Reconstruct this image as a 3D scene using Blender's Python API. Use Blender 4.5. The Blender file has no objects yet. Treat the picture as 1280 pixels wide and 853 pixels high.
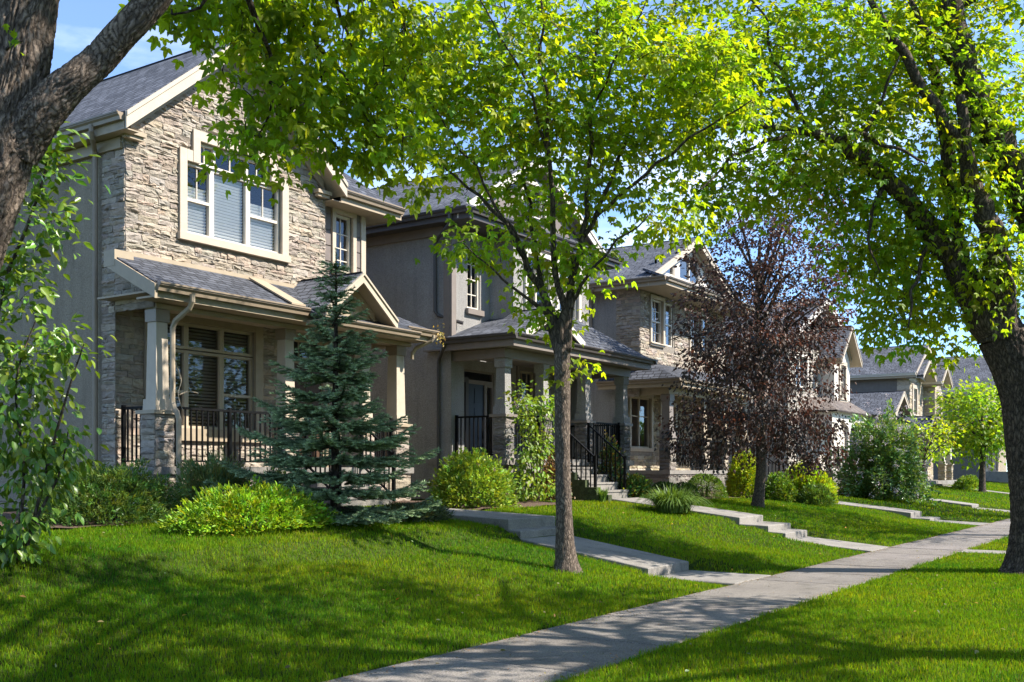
import bpy, math, random
import numpy as np
from mathutils import Vector, noise as mnoise

random.seed(11)
RNG = np.random.default_rng(11)
scene = bpy.context.scene
COL = scene.collection
rad = math.radians

# ------------------------------------------------------------------ camera
TH = rad(33.68)            # the street runs along +X; the view is turned this far from it
FPX = 1313.0               # focal length in pixels of a 1280 px wide frame
EYE = 1.6
cam_d = bpy.data.cameras.new('camera')
cam = bpy.data.objects.new('camera', cam_d)
COL.objects.link(cam)
cam.location = (0, 0, EYE)
cam.rotation_euler = (rad(90), 0, TH - rad(90))
cam_d.sensor_width = 36.0
cam_d.lens = 36.0 * FPX / 1280.0
cam_d.shift_y = (588 - 426.5) / 1280.0
cam_d.clip_start = 0.05
cam_d.clip_end = 4000
scene.camera = cam

# ------------------------------------------------------------------ sky, sun, exposure
SUN = Vector((0.52, -1.0, 1.08)).normalized()
elev = math.asin(SUN.z)
azim = math.atan2(SUN.x, SUN.y)
world = bpy.data.worlds.new('World')
scene.world = world
world.use_nodes = True
nt = world.node_tree
for n in list(nt.nodes):
    nt.nodes.remove(n)
out = nt.nodes.new('ShaderNodeOutputWorld')
bg = nt.nodes.new('ShaderNodeBackground')
sky = nt.nodes.new('ShaderNodeTexSky')
sky.sky_type = 'NISHITA'
sky.sun_disc = False
sky.sun_elevation = elev
sky.sun_rotation = azim
sky.altitude = 1800
sky.air_density = 1.0
sky.dust_density = 0.25
sky.ozone_density = 1.0
tc = nt.nodes.new('ShaderNodeTexCoord')
mp = nt.nodes.new('ShaderNodeMapping')
mp.inputs['Scale'].default_value = (1.6, 1.6, 5.0)
mp.inputs['Location'].default_value = (0.37, 0.2, 0.55)
nz = nt.nodes.new('ShaderNodeTexNoise')
nz.inputs['Scale'].default_value = 2.1
nz.inputs['Detail'].default_value = 7
nz.inputs['Roughness'].default_value = 0.52
rp = nt.nodes.new('ShaderNodeValToRGB')
rp.color_ramp.elements[0].position = 0.56
rp.color_ramp.elements[0].color = (0, 0, 0, 1)
rp.color_ramp.elements[1].position = 0.78
rp.color_ramp.elements[1].color = (0.8, 0.8, 0.8, 1)
mx = nt.nodes.new('ShaderNodeMix')
mx.data_type = 'RGBA'
mx.inputs[7].default_value = (6.0, 6.4, 6.8, 1)
L = nt.links.new
L(tc.outputs['Generated'], mp.inputs['Vector'])
L(mp.outputs['Vector'], nz.inputs['Vector'])
L(nz.outputs['Fac'], rp.inputs['Fac'])
L(rp.outputs['Color'], mx.inputs[0])
hs = nt.nodes.new('ShaderNodeHueSaturation')
hs.inputs['Saturation'].default_value = 1.0
hs.inputs['Value'].default_value = 1.05
L(sky.outputs['Color'], hs.inputs['Color'])
sp = nt.nodes.new('ShaderNodeSeparateXYZ')
L(tc.outputs['Generated'], sp.inputs[0])
hr = nt.nodes.new('ShaderNodeValToRGB')
hr.color_ramp.elements[0].position = 0.0
hr.color_ramp.elements[0].color = (0.50, 0.67, 0.92, 1)
hr.color_ramp.elements[1].position = 0.55
hr.color_ramp.elements[1].color = (1, 1, 1, 1)
L(sp.outputs['Z'], hr.inputs['Fac'])
hm = nt.nodes.new('ShaderNodeMix')
hm.data_type = 'RGBA'
hm.blend_type = 'MULTIPLY'
hm.inputs[0].default_value = 1.0
L(hs.outputs['Color'], hm.inputs[6])
L(hr.outputs['Color'], hm.inputs[7])
L(hm.outputs[2], mx.inputs[6])
L(mx.outputs[2], bg.inputs['Color'])
bg.inputs['Strength'].default_value = 0.15
L(bg.outputs['Background'], out.inputs['Surface'])

sun_d = bpy.data.lights.new('sun', 'SUN')
sun_d.energy = 5.0
sun_d.angle = rad(0.53)
sun_d.color = (1.0, 0.945, 0.86)
sun_o = bpy.data.objects.new('sun', sun_d)
sun_o.rotation_euler = (-SUN).to_track_quat('-Z', 'Y').to_euler()
sun_o.location = (20, -30, 40)
COL.objects.link(sun_o)

vs = scene.view_settings
vs.view_transform = 'Standard'
vs.look = 'None'
vs.exposure = 1.15
vs.gamma = 1.0
vs.use_curve_mapping = False
try:
    scene.cycles.max_bounces = 8
    scene.cycles.diffuse_bounces = 3
    scene.cycles.glossy_bounces = 3
    scene.cycles.transmission_bounces = 5
    scene.cycles.transparent_max_bounces = 8
    scene.cycles.use_denoising = True
except Exception:
    pass


def P(px, py, d):
    """point that stands d metres in front of the camera at a place measured on the photograph"""
    r = (px - 640) / FPX * d
    return np.array((d * math.cos(TH) + r * math.sin(TH), d * math.sin(TH) - r * math.cos(TH), EYE + (588 - py) / FPX * d))


# ------------------------------------------------------------------ objects, names, labels
ROOT = {}        # object name -> world origin of its thing


def thing(name, loc, label, cat, group=None, kind=None):
    o = bpy.data.objects.new(name, None)
    o.empty_display_size = 0.2
    COL.objects.link(o)
    o.location = loc
    o['label'] = label
    o['category'] = cat
    if group:
        o['group'] = group
    if kind:
        o['kind'] = kind
    ROOT[o.name] = Vector(loc)
    return o


def tag(o, label, cat, group=None, kind=None):
    o['label'] = label
    o['category'] = cat
    if group:
        o['group'] = group
    if kind:
        o['kind'] = kind
    return o


class MB:
    """collects faces for ONE mesh (world coordinates)"""

    def __init__(self):
        self.v = []
        self.f = []
        self.c = []
        self.uv = []

    def add(self, vs, fs, col=None, uvs=None):
        b = len(self.v)
        self.v.extend([tuple(p) for p in vs])
        for k, f in enumerate(fs):
            self.f.append(tuple(i + b for i in f))
            self.uv.append(uvs[k] if uvs else [(0, 0)] * len(f))
        self.c.extend([col if col is not None else (1, 1, 1)] * len(vs))

    def hexa(self, p, a, b, c, col=None):
        p, a, b, c = Vector(p), Vector(a), Vector(b), Vector(c)
        vs = [p, p + a, p + a + b, p + b, p + c, p + a + c, p + a + b + c, p + b + c]
        fs = [(0, 3, 2, 1), (4, 5, 6, 7), (0, 1, 5, 4), (1, 2, 6, 5), (2, 3, 7, 6), (3, 0, 4, 7)]
        if a.cross(b).dot(c) < 0:
            fs = [f[::-1] for f in fs]
        self.add(vs, fs, col)

    def box(self, x0, x1, y0, y1, z0, z1, col=None):
        self.hexa((x0, y0, z0), (x1 - x0, 0, 0), (0, y1 - y0, 0), (0, 0, z1 - z0), col)

    def frustum(self, cx, cy, z0, z1, w0, w1, col=None):
        vs = []
        for z, w in ((z0, w0), (z1, w1)):
            h = w / 2
            vs += [(cx - h, cy - h, z), (cx + h, cy - h, z), (cx + h, cy + h, z), (cx - h, cy + h, z)]
        self.add(vs, [(0, 3, 2, 1), (4, 5, 6, 7), (0, 1, 5, 4), (1, 2, 6, 5), (2, 3, 7, 6), (3, 0, 4, 7)], col)

    def prism(self, pts, ext, col=None):
        """planar polygon swept along ext"""
        n = len(pts)
        e = Vector(ext)
        a = [Vector(p) for p in pts]
        vs = a + [p + e for p in a]
        nrm = Vector((0, 0, 0))
        for i in range(n):
            nrm += a[i].cross(a[(i + 1) % n])
        fs = [tuple(range(n))[::-1], tuple(range(n, 2 * n))]
        fs += [(i, (i + 1) % n, n + (i + 1) % n, n + i) for i in range(n)]
        if nrm.dot(e) < 0:
            fs = [f[::-1] for f in fs]
        self.add(vs, fs, col)

    def tube(self, pts, rr, n=8, cap=True, jit=0.0):
        pts = [Vector(p) for p in pts]
        vs, fs = [], []
        side = None
        for i, p in enumerate(pts):
            t = (pts[min(i + 1, len(pts) - 1)] - pts[max(i - 1, 0)]).normalized()
            if side is None:
                side = t.orthogonal().normalized()
            side = (side - t * side.dot(t)).normalized()
            up = t.cross(side)
            r = rr[i] if hasattr(rr, '__len__') else rr
            for k in range(n):
                a = 2 * math.pi * k / n
                q = r * (1 + jit * random.uniform(-1, 1))
                vs.append(p + side * (q * math.cos(a)) + up * (q * math.sin(a)))
        for i in range(len(pts) - 1):
            for k in range(n):
                k2 = (k + 1) % n
                fs.append((i * n + k, i * n + k2, (i + 1) * n + k2, (i + 1) * n + k))
        if cap:
            fs.append(tuple(range(n))[::-1])
            fs.append(tuple(range((len(pts) - 1) * n, len(pts) * n)))
        self.add(vs, fs)

    def build(self, name, mat, parent=None, label=None, smooth=False, colors=False, uvs=False, root=None):
        org = Vector((0, 0, 0))
        if parent is not None:
            org = ROOT.get(parent.name, org)
        elif root is not None:
            org = Vector(root)
        me = bpy.data.meshes.new(name)
        me.from_pydata([(x - org.x, y - org.y, z - org.z) for x, y, z in self.v], [], self.f)
        if colors:
            at = me.color_attributes.new('tint', 'FLOAT_COLOR', 'POINT')
            arr = np.ones((len(self.v), 4), dtype=np.float32)
            arr[:, :3] = np.array(self.c, dtype=np.float32)
            at.data.foreach_set('color', arr.ravel())
        if uvs:
            ul = me.uv_layers.new(name='UVMap')
            flat = [c for f in self.uv for uv in f for c in uv]
            ul.data.foreach_set('uv', flat)
        if smooth:
            me.polygons.foreach_set('use_smooth', [True] * len(me.polygons))
        me.materials.append(mat)
        o = bpy.data.objects.new(name, me)
        COL.objects.link(o)
        if parent is not None:
            o.parent = parent
            ROOT[o.name] = org
        elif root is not None:
            o.location = org
            ROOT[o.name] = org
        if label:
            o['label'] = label
        return o


def np_mesh(name, verts, faces_list, mat, parent=None, tint=None, smooth=False, root=None):
    """faces_list: list of int arrays (n, k), each a batch of k-gons"""
    org = np.zeros(3)
    if parent is not None:
        org = np.array(ROOT.get(parent.name, (0, 0, 0)))
    elif root is not None:
        org = np.array(root, dtype=float)
    me = bpy.data.meshes.new(name)
    v = (np.asarray(verts) - org).astype(np.float32)
    me.vertices.add(len(v))
    me.vertices.foreach_set('co', v.ravel())
    loops = np.concatenate([f.ravel() for f in faces_list]).astype(np.int32)
    tot = np.concatenate([np.full(len(f), f.shape[1], dtype=np.int32) for f in faces_list])
    start = np.concatenate([[0], np.cumsum(tot)[:-1]]).astype(np.int32)
    me.loops.add(len(loops))
    me.loops.foreach_set('vertex_index', loops)
    me.polygons.add(len(tot))
    me.polygons.foreach_set('loop_start', start)
    if smooth:
        me.polygons.foreach_set('use_smooth', np.ones(len(tot), dtype=bool))
    me.update(calc_edges=True)
    if tint is not None:
        at = me.color_attributes.new('tint', 'FLOAT_COLOR', 'POINT')
        arr = np.ones((len(v), 4), dtype=np.float32)
        arr[:, :3] = tint
        at.data.foreach_set('color', arr.ravel())
    me.materials.append(mat)
    o = bpy.data.objects.new(name, me)
    COL.objects.link(o)
    if parent is not None:
        o.parent = parent
        ROOT[o.name] = Vector(org)
    elif root is not None:
        o.location = Vector(org)
        ROOT[o.name] = Vector(org)
    return o


# ------------------------------------------------------------------ materials
def new_mat(name):
    m = bpy.data.materials.new(name)
    m.use_nodes = True
    t = m.node_tree
    b = t.nodes['Principled BSDF']
    return m, t, b


def N(t, kind, **kw):
    n = t.nodes.new(kind)
    for k, v in kw.items():
        n.inputs[k].default_value = v
    return n


def mixc(t, fac, a, b, mode='MIX'):
    m = t.nodes.new('ShaderNodeMix')
    m.data_type = 'RGBA'
    m.blend_type = mode
    for idx, s in ((0, fac), (6, a), (7, b)):
        if hasattr(s, 'links'):
            t.links.new(s, m.inputs[idx])
        else:
            m.inputs[idx].default_value = s if idx == 0 else (*s, 1) if len(s) == 3 else s
    return m.outputs[2]


def ramp(t, src, stops):
    r = t.nodes.new('ShaderNodeValToRGB')
    e = r.color_ramp.elements
    while len(e) < len(stops):
        e.new(0.5)
    for k, (p, c) in enumerate(stops):
        e[k].position = p
        e[k].color = (*c, 1) if not isinstance(c, (int, float)) else (c, c, c, 1)
    t.links.new(src, r.inputs['Fac'])
    return r.outputs['Color']


def bump(t, b, h, strength, dist=0.02):
    n = t.nodes.new('ShaderNodeBump')
    n.inputs['Strength'].default_value = strength
    n.inputs['Distance'].default_value = dist
    t.links.new(h, n.inputs['Height'])
    t.links.new(n.outputs['Normal'], b.inputs['Normal'])
    return n


def plain(name, c, rough=0.6, var=0.18, scale=6.0, bstr=0.15, bscale=60.0, spec=0.4, metal=0.0, bdist=0.01):
    m, t, b = new_mat(name)
    co = t.nodes.new('ShaderNodeTexCoord')
    n1 = N(t, 'ShaderNodeTexNoise', Scale=scale, Detail=6.0, Roughness=0.6)
    t.links.new(co.outputs['Object'], n1.inputs['Vector'])
    lo = tuple(x * (1 - var) for x in c)
    hi = tuple(min(1, x * (1 + var)) for x in c)
    t.links.new(ramp(t, n1.outputs['Fac'], [(0.3, lo), (0.7, hi)]), b.inputs['Base Color'])
    b.inputs['Roughness'].default_value = rough
    b.inputs['Specular IOR Level'].default_value = spec
    b.inputs['Metallic'].default_value = metal
    if bstr > 0:
        n2 = N(t, 'ShaderNodeTexNoise', Scale=bscale, Detail=5.0, Roughness=0.6)
        t.links.new(co.outputs['Object'], n2.inputs['Vector'])
        bump(t, b, n2.outputs['Fac'], bstr, bdist)
    return m


def stucco(name, c):
    m, t, b = new_mat(name)
    co = t.nodes.new('ShaderNodeTexCoord')
    n1 = N(t, 'ShaderNodeTexNoise', Scale=1.1, Detail=6.0, Roughness=0.65)
    n2 = N(t, 'ShaderNodeTexNoise', Scale=42.0, Detail=6.0, Roughness=0.7)
    for n in (n1, n2):
        t.links.new(co.outputs['Object'], n.inputs['Vector'])
    a = ramp(t, n1.outputs['Fac'], [(0.3, tuple(x * 0.88 for x in c)), (0.7, tuple(x * 1.1 for x in c))])
    g = ramp(t, n2.outputs['Fac'], [(0.35, 0.72), (0.65, 1.15)])
    mpn = t.nodes.new('ShaderNodeMapping')
    mpn.inputs['Scale'].default_value = (3.5, 3.5, 0.28)
    t.links.new(co.outputs['Object'], mpn.inputs['Vector'])
    n3 = N(t, 'ShaderNodeTexNoise', Scale=1.0, Detail=7.0, Roughness=0.7)
    t.links.new(mpn.outputs[0], n3.inputs['Vector'])
    k = ramp(t, n3.outputs['Fac'], [(0.36, 0.84), (0.5, 1.0), (0.7, 1.06)])
    t.links.new(mixc(t, 1.0, mixc(t, 1.0, a, g, 'MULTIPLY'), k, 'MULTIPLY'), b.inputs['Base Color'])
    b.inputs['Roughness'].default_value = 0.9
    b.inputs['Specular IOR Level'].default_value = 0.2
    bump(t, b, n2.outputs['Fac'], 1.0, 0.04)
    return m


def stone(name, tintmul=1.0):
    """each stone carries its own colour in the mesh; the shader adds veins and pits"""
    m, t, b = new_mat(name)
    at = t.nodes.new('ShaderNodeAttribute')
    at.attribute_name = 'tint'
    co = t.nodes.new('ShaderNodeTexCoord')
    n1 = N(t, 'ShaderNodeTexNoise', Scale=9.0, Detail=8.0, Roughness=0.7)
    n2 = N(t, 'ShaderNodeTexNoise', Scale=34.0, Detail=6.0, Roughness=0.7)
    for n in (n1, n2):
        t.links.new(co.outputs['Object'], n.inputs['Vector'])
    g = ramp(t, n1.outputs['Fac'], [(0.25, 0.7 * tintmul), (0.5, 1.0 * tintmul), (0.75, 1.22 * tintmul)])
    t.links.new(mixc(t, 1.0, at.outputs['Color'], g, 'MULTIPLY'), b.inputs['Base Color'])
    b.inputs['Roughness'].default_value = 0.9
    b.inputs['Specular IOR Level'].default_value = 0.2
    ad = t.nodes.new('ShaderNodeMath')
    ad.operation = 'ADD'
    t.links.new(n1.outputs['Fac'], ad.inputs[0])
    t.links.new(n2.outputs['Fac'], ad.inputs[1])
    bump(t, b, ad.outputs[0], 0.85, 0.035)
    return m


def shingle(name, c1, c2):
    m, t, b = new_mat(name)
    uv = t.nodes.new('ShaderNodeUVMap')
    br = t.nodes.new('ShaderNodeTexBrick')
    br.offset = 0.43
    br.offset_frequency = 2
    br.squash = 0.7
    br.squash_frequency = 3
    for k, v in (('Scale', 1.0), ('Mortar Size', 0.012), ('Mortar Smooth', 0.2), ('Bias', 0.0), ('Brick Width', 0.27), ('Row Height', 0.14)):
        br.inputs[k].default_value = v
    br.inputs['Color1'].default_value = (*c1, 1)
    br.inputs['Color2'].default_value = (*c2, 1)
    br.inputs['Mortar'].default_value = (*(x * 0.22 for x in c1), 1)
    t.links.new(uv.outputs['UV'], br.inputs['Vector'])
    n1 = N(t, 'ShaderNodeTexNoise', Scale=0.8, Detail=8.0, Roughness=0.7)
    n2 = N(t, 'ShaderNodeTexNoise', Scale=90.0, Detail=3.0, Roughness=0.6)
    for n in (n1, n2):
        t.links.new(uv.outputs['UV'], n.inputs['Vector'])
    g = ramp(t, n1.outputs['Fac'], [(0.3, 0.75), (0.7, 1.25)])
    g2 = ramp(t, n2.outputs['Fac'], [(0.3, 0.6), (0.7, 1.4)])
    cc = mixc(t, 1.0, br.outputs['Color'], g, 'MULTIPLY')
    t.links.new(mixc(t, 1.0, cc, g2, 'MULTIPLY'), b.inputs['Base Color'])
    b.inputs['Roughness'].default_value = 0.85
    b.inputs['Specular IOR Level'].default_value = 0.3
    sep = t.nodes.new('ShaderNodeSeparateXYZ')
    t.links.new(uv.outputs['UV'], sep.inputs[0])
    fr = t.nodes.new('ShaderNodeMath')
    fr.operation = 'FRACT'
    dv = t.nodes.new('ShaderNodeMath')
    dv.operation = 'DIVIDE'
    dv.inputs[1].default_value = 0.14
    t.links.new(sep.outputs['Y'], dv.inputs[0])
    t.links.new(dv.outputs[0], fr.inputs[0])
    inv = t.nodes.new('ShaderNodeMath')
    inv.operation = 'SUBTRACT'
    inv.inputs[0].default_value = 1.0
    t.links.new(fr.outputs[0], inv.inputs[1])
    ml = t.nodes.new('ShaderNodeMath')
    ml.operation = 'MULTIPLY_ADD'
    t.links.new(br.outputs['Fac'], ml.inputs[0])
    ml.inputs[1].default_value = -0.8
    t.links.new(inv.outputs[0], ml.inputs[2])
    bump(t, b, ml.outputs[0], 1.0, 0.06)
    return m


def leafmat(name, trans=0.45, rough=0.45, spec=0.35, warm=(1.35, 1.25, 0.45)):
    m, t, b = new_mat(name)
    at = t.nodes.new('ShaderNodeAttribute')
    at.attribute_name = 'tint'
    t.links.new(at.outputs['Color'], b.inputs['Base Color'])
    b.inputs['Roughness'].default_value = rough
    b.inputs['Specular IOR Level'].default_value = spec
    tr = t.nodes.new('ShaderNodeBsdfTranslucent')
    t.links.new(mixc(t, 1.0, at.outputs['Color'], warm, 'MULTIPLY'), tr.inputs['Color'])
    ms = t.nodes.new('ShaderNodeMixShader')
    ms.inputs[0].default_value = trans
    t.links.new(b.outputs[0], ms.inputs[1])
    t.links.new(tr.outputs[0], ms.inputs[2])
    t.links.new(ms.outputs[0], t.nodes['Material Output'].inputs['Surface'])
    return m


def bark(name, c1, c2, scale=1.0):
    m, t, b = new_mat(name)
    co = t.nodes.new('ShaderNodeTexCoord')
    mpn = t.nodes.new('ShaderNodeMapping')
    mpn.inputs['Scale'].default_value = (14 * scale, 14 * scale, 3.2 * scale)
    n0 = N(t, 'ShaderNodeTexNoise', Scale=3.0, Detail=5.0)
    t.links.new(co.outputs['Object'], n0.inputs['Vector'])
    vm = t.nodes.new('ShaderNodeVectorMath')
    vm.operation = 'MULTIPLY_ADD'
    vm.inputs[1].default_value = (0.25, 0.25, 0.25)
    t.links.new(n0.outputs['Color'], vm.inputs[0])
    t.links.new(co.outputs['Object'], vm.inputs[2])
    t.links.new(vm.outputs[0], mpn.inputs['Vector'])
    vo = t.nodes.new('ShaderNodeTexVoronoi')
    vo.feature = 'DISTANCE_TO_EDGE'
    vo.inputs['Scale'].default_value = 1.0
    t.links.new(mpn.outputs[0], vo.inputs['Vector'])
    n1 = N(t, 'ShaderNodeTexNoise', Scale=4.0, Detail=9.0, Roughness=0.72)
    t.links.new(mpn.outputs[0], n1.inputs['Vector'])
    mu = t.nodes.new('ShaderNodeMath')
    mu.operation = 'MULTIPLY_ADD'
    t.links.new(n1.outputs['Fac'], mu.inputs[0])
    mu.inputs[1].default_value = 0.6
    t.links.new(vo.outputs['Distance'], mu.inputs[2])
    t.links.new(ramp(t, mu.outputs[0], [(0.25, c1), (0.55, tuple((a + q) / 2 for a, q in zip(c1, c2))), (0.85, c2)]), b.inputs['Base Color'])
    b.inputs['Roughness'].default_value = 0.9
    b.inputs['Specular IOR Level'].default_value = 0.15
    bump(t, b, mu.outputs[0], 1.0, 0.04 / scale)
    return m


def glassmat(name, tint=(0.8, 0.85, 0.88)):
    m, t, b = new_mat(name)
    tr = t.nodes.new('ShaderNodeBsdfTransparent')
    tr.inputs['Color'].default_value = (*tint, 1)
    gl = t.nodes.new('ShaderNodeBsdfGlossy')
    gl.inputs['Roughness'].default_value = 0.02
    gl.inputs['Color'].default_value = (0.95, 0.97, 1, 1)
    lw = t.nodes.new('ShaderNodeLayerWeight')
    pw = t.nodes.new('ShaderNodeMath')
    pw.operation = 'POWER'
    pw.inputs[1].default_value = 3.0
    t.links.new(lw.outputs['Facing'], pw.inputs[0])
    ad = t.nodes.new('ShaderNodeMath')
    ad.operation = 'MULTIPLY_ADD'
    ad.inputs[1].default_value = 0.85
    ad.inputs[2].default_value = 0.045
    ad.use_clamp = True
    t.links.new(pw.outputs[0], ad.inputs[0])
    ms = t.nodes.new('ShaderNodeMixShader')
    t.links.new(ad.outputs[0], ms.inputs[0])
    t.links.new(tr.outputs[0], ms.inputs[1])
    t.links.new(gl.outputs[0], ms.inputs[2])
    t.links.new(ms.outputs[0], t.nodes['Material Output'].inputs['Surface'])
    return m


def concrete(name, c, agg=0.35, slabs=False):
    m, t, b = new_mat(name)
    co = t.nodes.new('ShaderNodeTexCoord')
    n1 = N(t, 'ShaderNodeTexNoise', Scale=0.9, Detail=8.0, Roughness=0.65)
    n2 = N(t, 'ShaderNodeTexNoise', Scale=75.0, Detail=4.0, Roughness=0.7)
    vo = t.nodes.new('ShaderNodeTexVoronoi')
    vo.inputs['Scale'].default_value = 130.0
    for n in (n1, n2, vo):
        t.links.new(co.outputs['Object'], n.inputs['Vector'])
    a = ramp(t, n1.outputs['Fac'], [(0.28, tuple(x * 0.72 for x in c)), (0.5, c), (0.75, tuple(x * 1.2 for x in c))])
    g = ramp(t, n2.outputs['Fac'], [(0.3, 1 - agg), (0.7, 1 + agg)])
    g3 = ramp(t, vo.outputs['Distance'], [(0.05, 1.1), (0.6, 0.75)])
    cc = mixc(t, 1.0, a, g, 'MULTIPLY')
    cc = mixc(t, 0.6, cc, mixc(t, 1.0, cc, g3, 'MULTIPLY'))
    n4 = N(t, 'ShaderNodeTexNoise', Scale=2.6, Detail=6.0, Roughness=0.75)
    t.links.new(co.outputs['Object'], n4.inputs['Vector'])
    cc = mixc(t, 1.0, cc, ramp(t, n4.outputs['Fac'], [(0.34, 0.66), (0.47, 1.0), (0.7, 1.08)]), 'MULTIPLY')
    if slabs:
        at = t.nodes.new('ShaderNodeAttribute')
        at.attribute_name = 'tint'
        cc = mixc(t, 1.0, cc, at.outputs['Color'], 'MULTIPLY')
    t.links.new(cc, b.inputs['Base Color'])
    b.inputs['Roughness'].default_value = 0.9
    b.inputs['Specular IOR Level'].default_value = 0.25
    bump(t, b, n2.outputs['Fac'], 0.5, 0.012)
    return m


M = {}
M['stone_rock'] = stone('stone_rock')
M['mortar'] = plain('mortar', (0.27, 0.235, 0.195), rough=0.95, bscale=40, bstr=0.5)
M['stucco_tan'] = stucco('stucco_tan', (0.37, 0.305, 0.225))
M['stucco_grey'] = stucco('stucco_grey', (0.365, 0.345, 0.32))
M['stucco_light'] = stucco('stucco_light', (0.36, 0.33, 0.29))
M['trim_tan'] = plain('trim_tan', (0.36, 0.285, 0.195), var=0.08, rough=0.55, bstr=0.06)
M['trim_cream'] = plain('trim_cream', (0.47, 0.39, 0.295), var=0.07, rough=0.55, bstr=0.06)
M['trim_pale'] = plain('trim_pale', (0.62, 0.56, 0.48), var=0.07, rough=0.55, bstr=0.06)
M['gutter_brown'] = plain('gutter_brown', (0.255, 0.195, 0.135), var=0.08, rough=0.4, bstr=0.03)
M['trim_dark'] = plain('trim_dark', (0.07, 0.06, 0.055), var=0.1, rough=0.45, bstr=0.04)
M['trim_taupe'] = plain('trim_taupe', (0.21, 0.175, 0.15), var=0.08, rough=0.5, bstr=0.05)
M['siding_brown'] = plain('siding_brown', (0.16, 0.13, 0.115), var=0.12, rough=0.6, bstr=0.1)
M['siding_grey'] = plain('siding_grey', (0.165, 0.14, 0.115), var=0.12, rough=0.6, bstr=0.1)
M['frame_cream'] = plain('frame_cream', (0.66, 0.59, 0.49), var=0.05, rough=0.45, bstr=0.0)
M['frame_tan'] = plain('frame_tan', (0.47, 0.38, 0.27), var=0.05, rough=0.45, bstr=0.0)
M['blind_white'] = plain('blind_white', (0.82, 0.82, 0.8), var=0.04, rough=0.6, bstr=0.0)
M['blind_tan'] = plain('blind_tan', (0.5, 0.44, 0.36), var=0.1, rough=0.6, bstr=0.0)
M['glass'] = glassmat('glass', (0.9, 0.93, 0.95))
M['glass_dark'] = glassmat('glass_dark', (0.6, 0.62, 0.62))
M['black_metal'] = plain('black_metal', (0.005, 0.005, 0.005), var=0.2, rough=0.55, bstr=0.0, spec=0.12)
M['roof_slate'] = shingle('roof_slate', (0.047, 0.051, 0.063), (0.106, 0.113, 0.134))
M['roof_brown'] = shingle('roof_brown', (0.13, 0.105, 0.09), (0.22, 0.18, 0.155))
M['concrete_walk'] = concrete('concrete_walk', (0.205, 0.182, 0.162), agg=0.6, slabs=True)
M['concrete_pale'] = concrete('concrete_pale', (0.27, 0.245, 0.215), agg=0.35)
M['asphalt'] = concrete('asphalt', (0.055, 0.055, 0.056))
M['door_navy'] = plain('door_navy', (0.022, 0.03, 0.048), var=0.1, rough=0.4, bstr=0.03)
M['door_brown'] = plain('door_brown', (0.09, 0.05, 0.03), var=0.15, rough=0.45, bstr=0.05)
M['brass'] = plain('brass', (0.5, 0.4, 0.2), rough=0.3, metal=1.0, bstr=0)
M['leaf_maple'] = leafmat('leaf_maple', 0.6, warm=(1.85, 1.65, 0.4))
M['leaf_shrub'] = leafmat('leaf_shrub', 0.35)
M['leaf_gloss'] = leafmat('leaf_gloss', 0.3, rough=0.32, spec=0.5)
M['leaf_plum'] = leafmat('leaf_plum', 0.25, rough=0.5, spec=0.3, warm=(1.3, 0.8, 0.75))
M['needle_blue'] = leafmat('needle_blue', 0.12, rough=0.55, warm=(1.0, 1.1, 0.9))
M['blade_grass'] = leafmat('blade_grass', 0.45, rough=0.7, spec=0.06, warm=(1.45, 1.35, 0.4))
M['bark_old'] = bark('bark_old', (0.04, 0.03, 0.024), (0.46, 0.36, 0.28), 2.2)
M['bark_dark'] = bark('bark_dark', (0.022, 0.017, 0.014), (0.23, 0.175, 0.135), 1.6)
M['bark_young'] = bark('bark_young', (0.04, 0.03, 0.024), (0.32, 0.245, 0.19), 2.4)
M['soil'] = plain('soil', (0.04, 0.06, 0.012), var=0.5, scale=12, rough=1.0, spec=0.02, bstr=0.8, bscale=30, bdist=0.03)
M['mulch'] = plain('mulch', (0.12, 0.075, 0.05), var=0.5, scale=30, rough=1.0, bstr=1.0, bscale=45, bdist=0.04)
M['moss'] = plain('moss', (0.06, 0.075, 0.03), var=0.5, scale=8, rough=1.0, bstr=0.9, bscale=40, bdist=0.03)
M['terracotta'] = plain('terracotta', (0.16, 0.085, 0.055), rough=0.8)
M['plastic_grey'] = plain('plastic_grey', (0.16, 0.16, 0.165), rough=0.5)
M['petal'] = leafmat('petal', 0.3, rough=0.6, warm=(1.0, 0.9, 1.0))

# ================================================================== the ground
PROF = [
    (10.0, [(5.58, 0.0), (6.9, 0.12), (9.15, 0.47), (9.6, 0.70), (11.0, 0.86), (13.0, 0.93), (60, 0.95)]),
    (21.0, [(5.58, 0.0), (7.3, 0.24), (8.3, 0.47), (8.6, 0.58), (11.0, 0.88), (13.0, 0.95), (60, 0.95)]),
    (33.0, [(5.58, 0.0), (7.5, 0.15), (8.0, 0.28), (9.4, 0.50), (11.5, 0.76), (13.0, 0.9), (60, 0.95)]),
    (45.0, [(5.58, 0.0), (7.5, 0.22), (9.5, 0.50), (11.5, 0.75), (13.0, 0.85), (60, 0.9)]),
]


WALKS = [
    (14.05, 15.5, [(5.584, 6.94, 0.004, 0.01), (6.944, 9.2, 0.15, 0.50), (9.204, 9.43, 0.625, 0.64), (9.434, 12.55, 0.81, 0.93)]),
    (21.2, 22.6, [(5.584, 7.33, 0.004, 0.16), (7.334, 7.70, 0.30, 0.32), (7.704, 8.33, 0.44, 0.46), (8.334, 11.4, 0.60, 0.95)]),
    (33.0, 34.4, [(5.584, 7.0, 0.004, 0.06), (7.004, 7.55, 0.15, 0.16), (7.554, 11.5, 0.32, 0.74)]),
    (42.4, 43.8, [(5.584, 7.5, 0.004, 0.16), (7.504, 11.6, 0.29, 0.78)]),
    (58.0, 59.3, [(5.584, 7.5, 0.004, 0.16), (7.504, 11.6, 0.29, 0.78)]),
]


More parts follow.
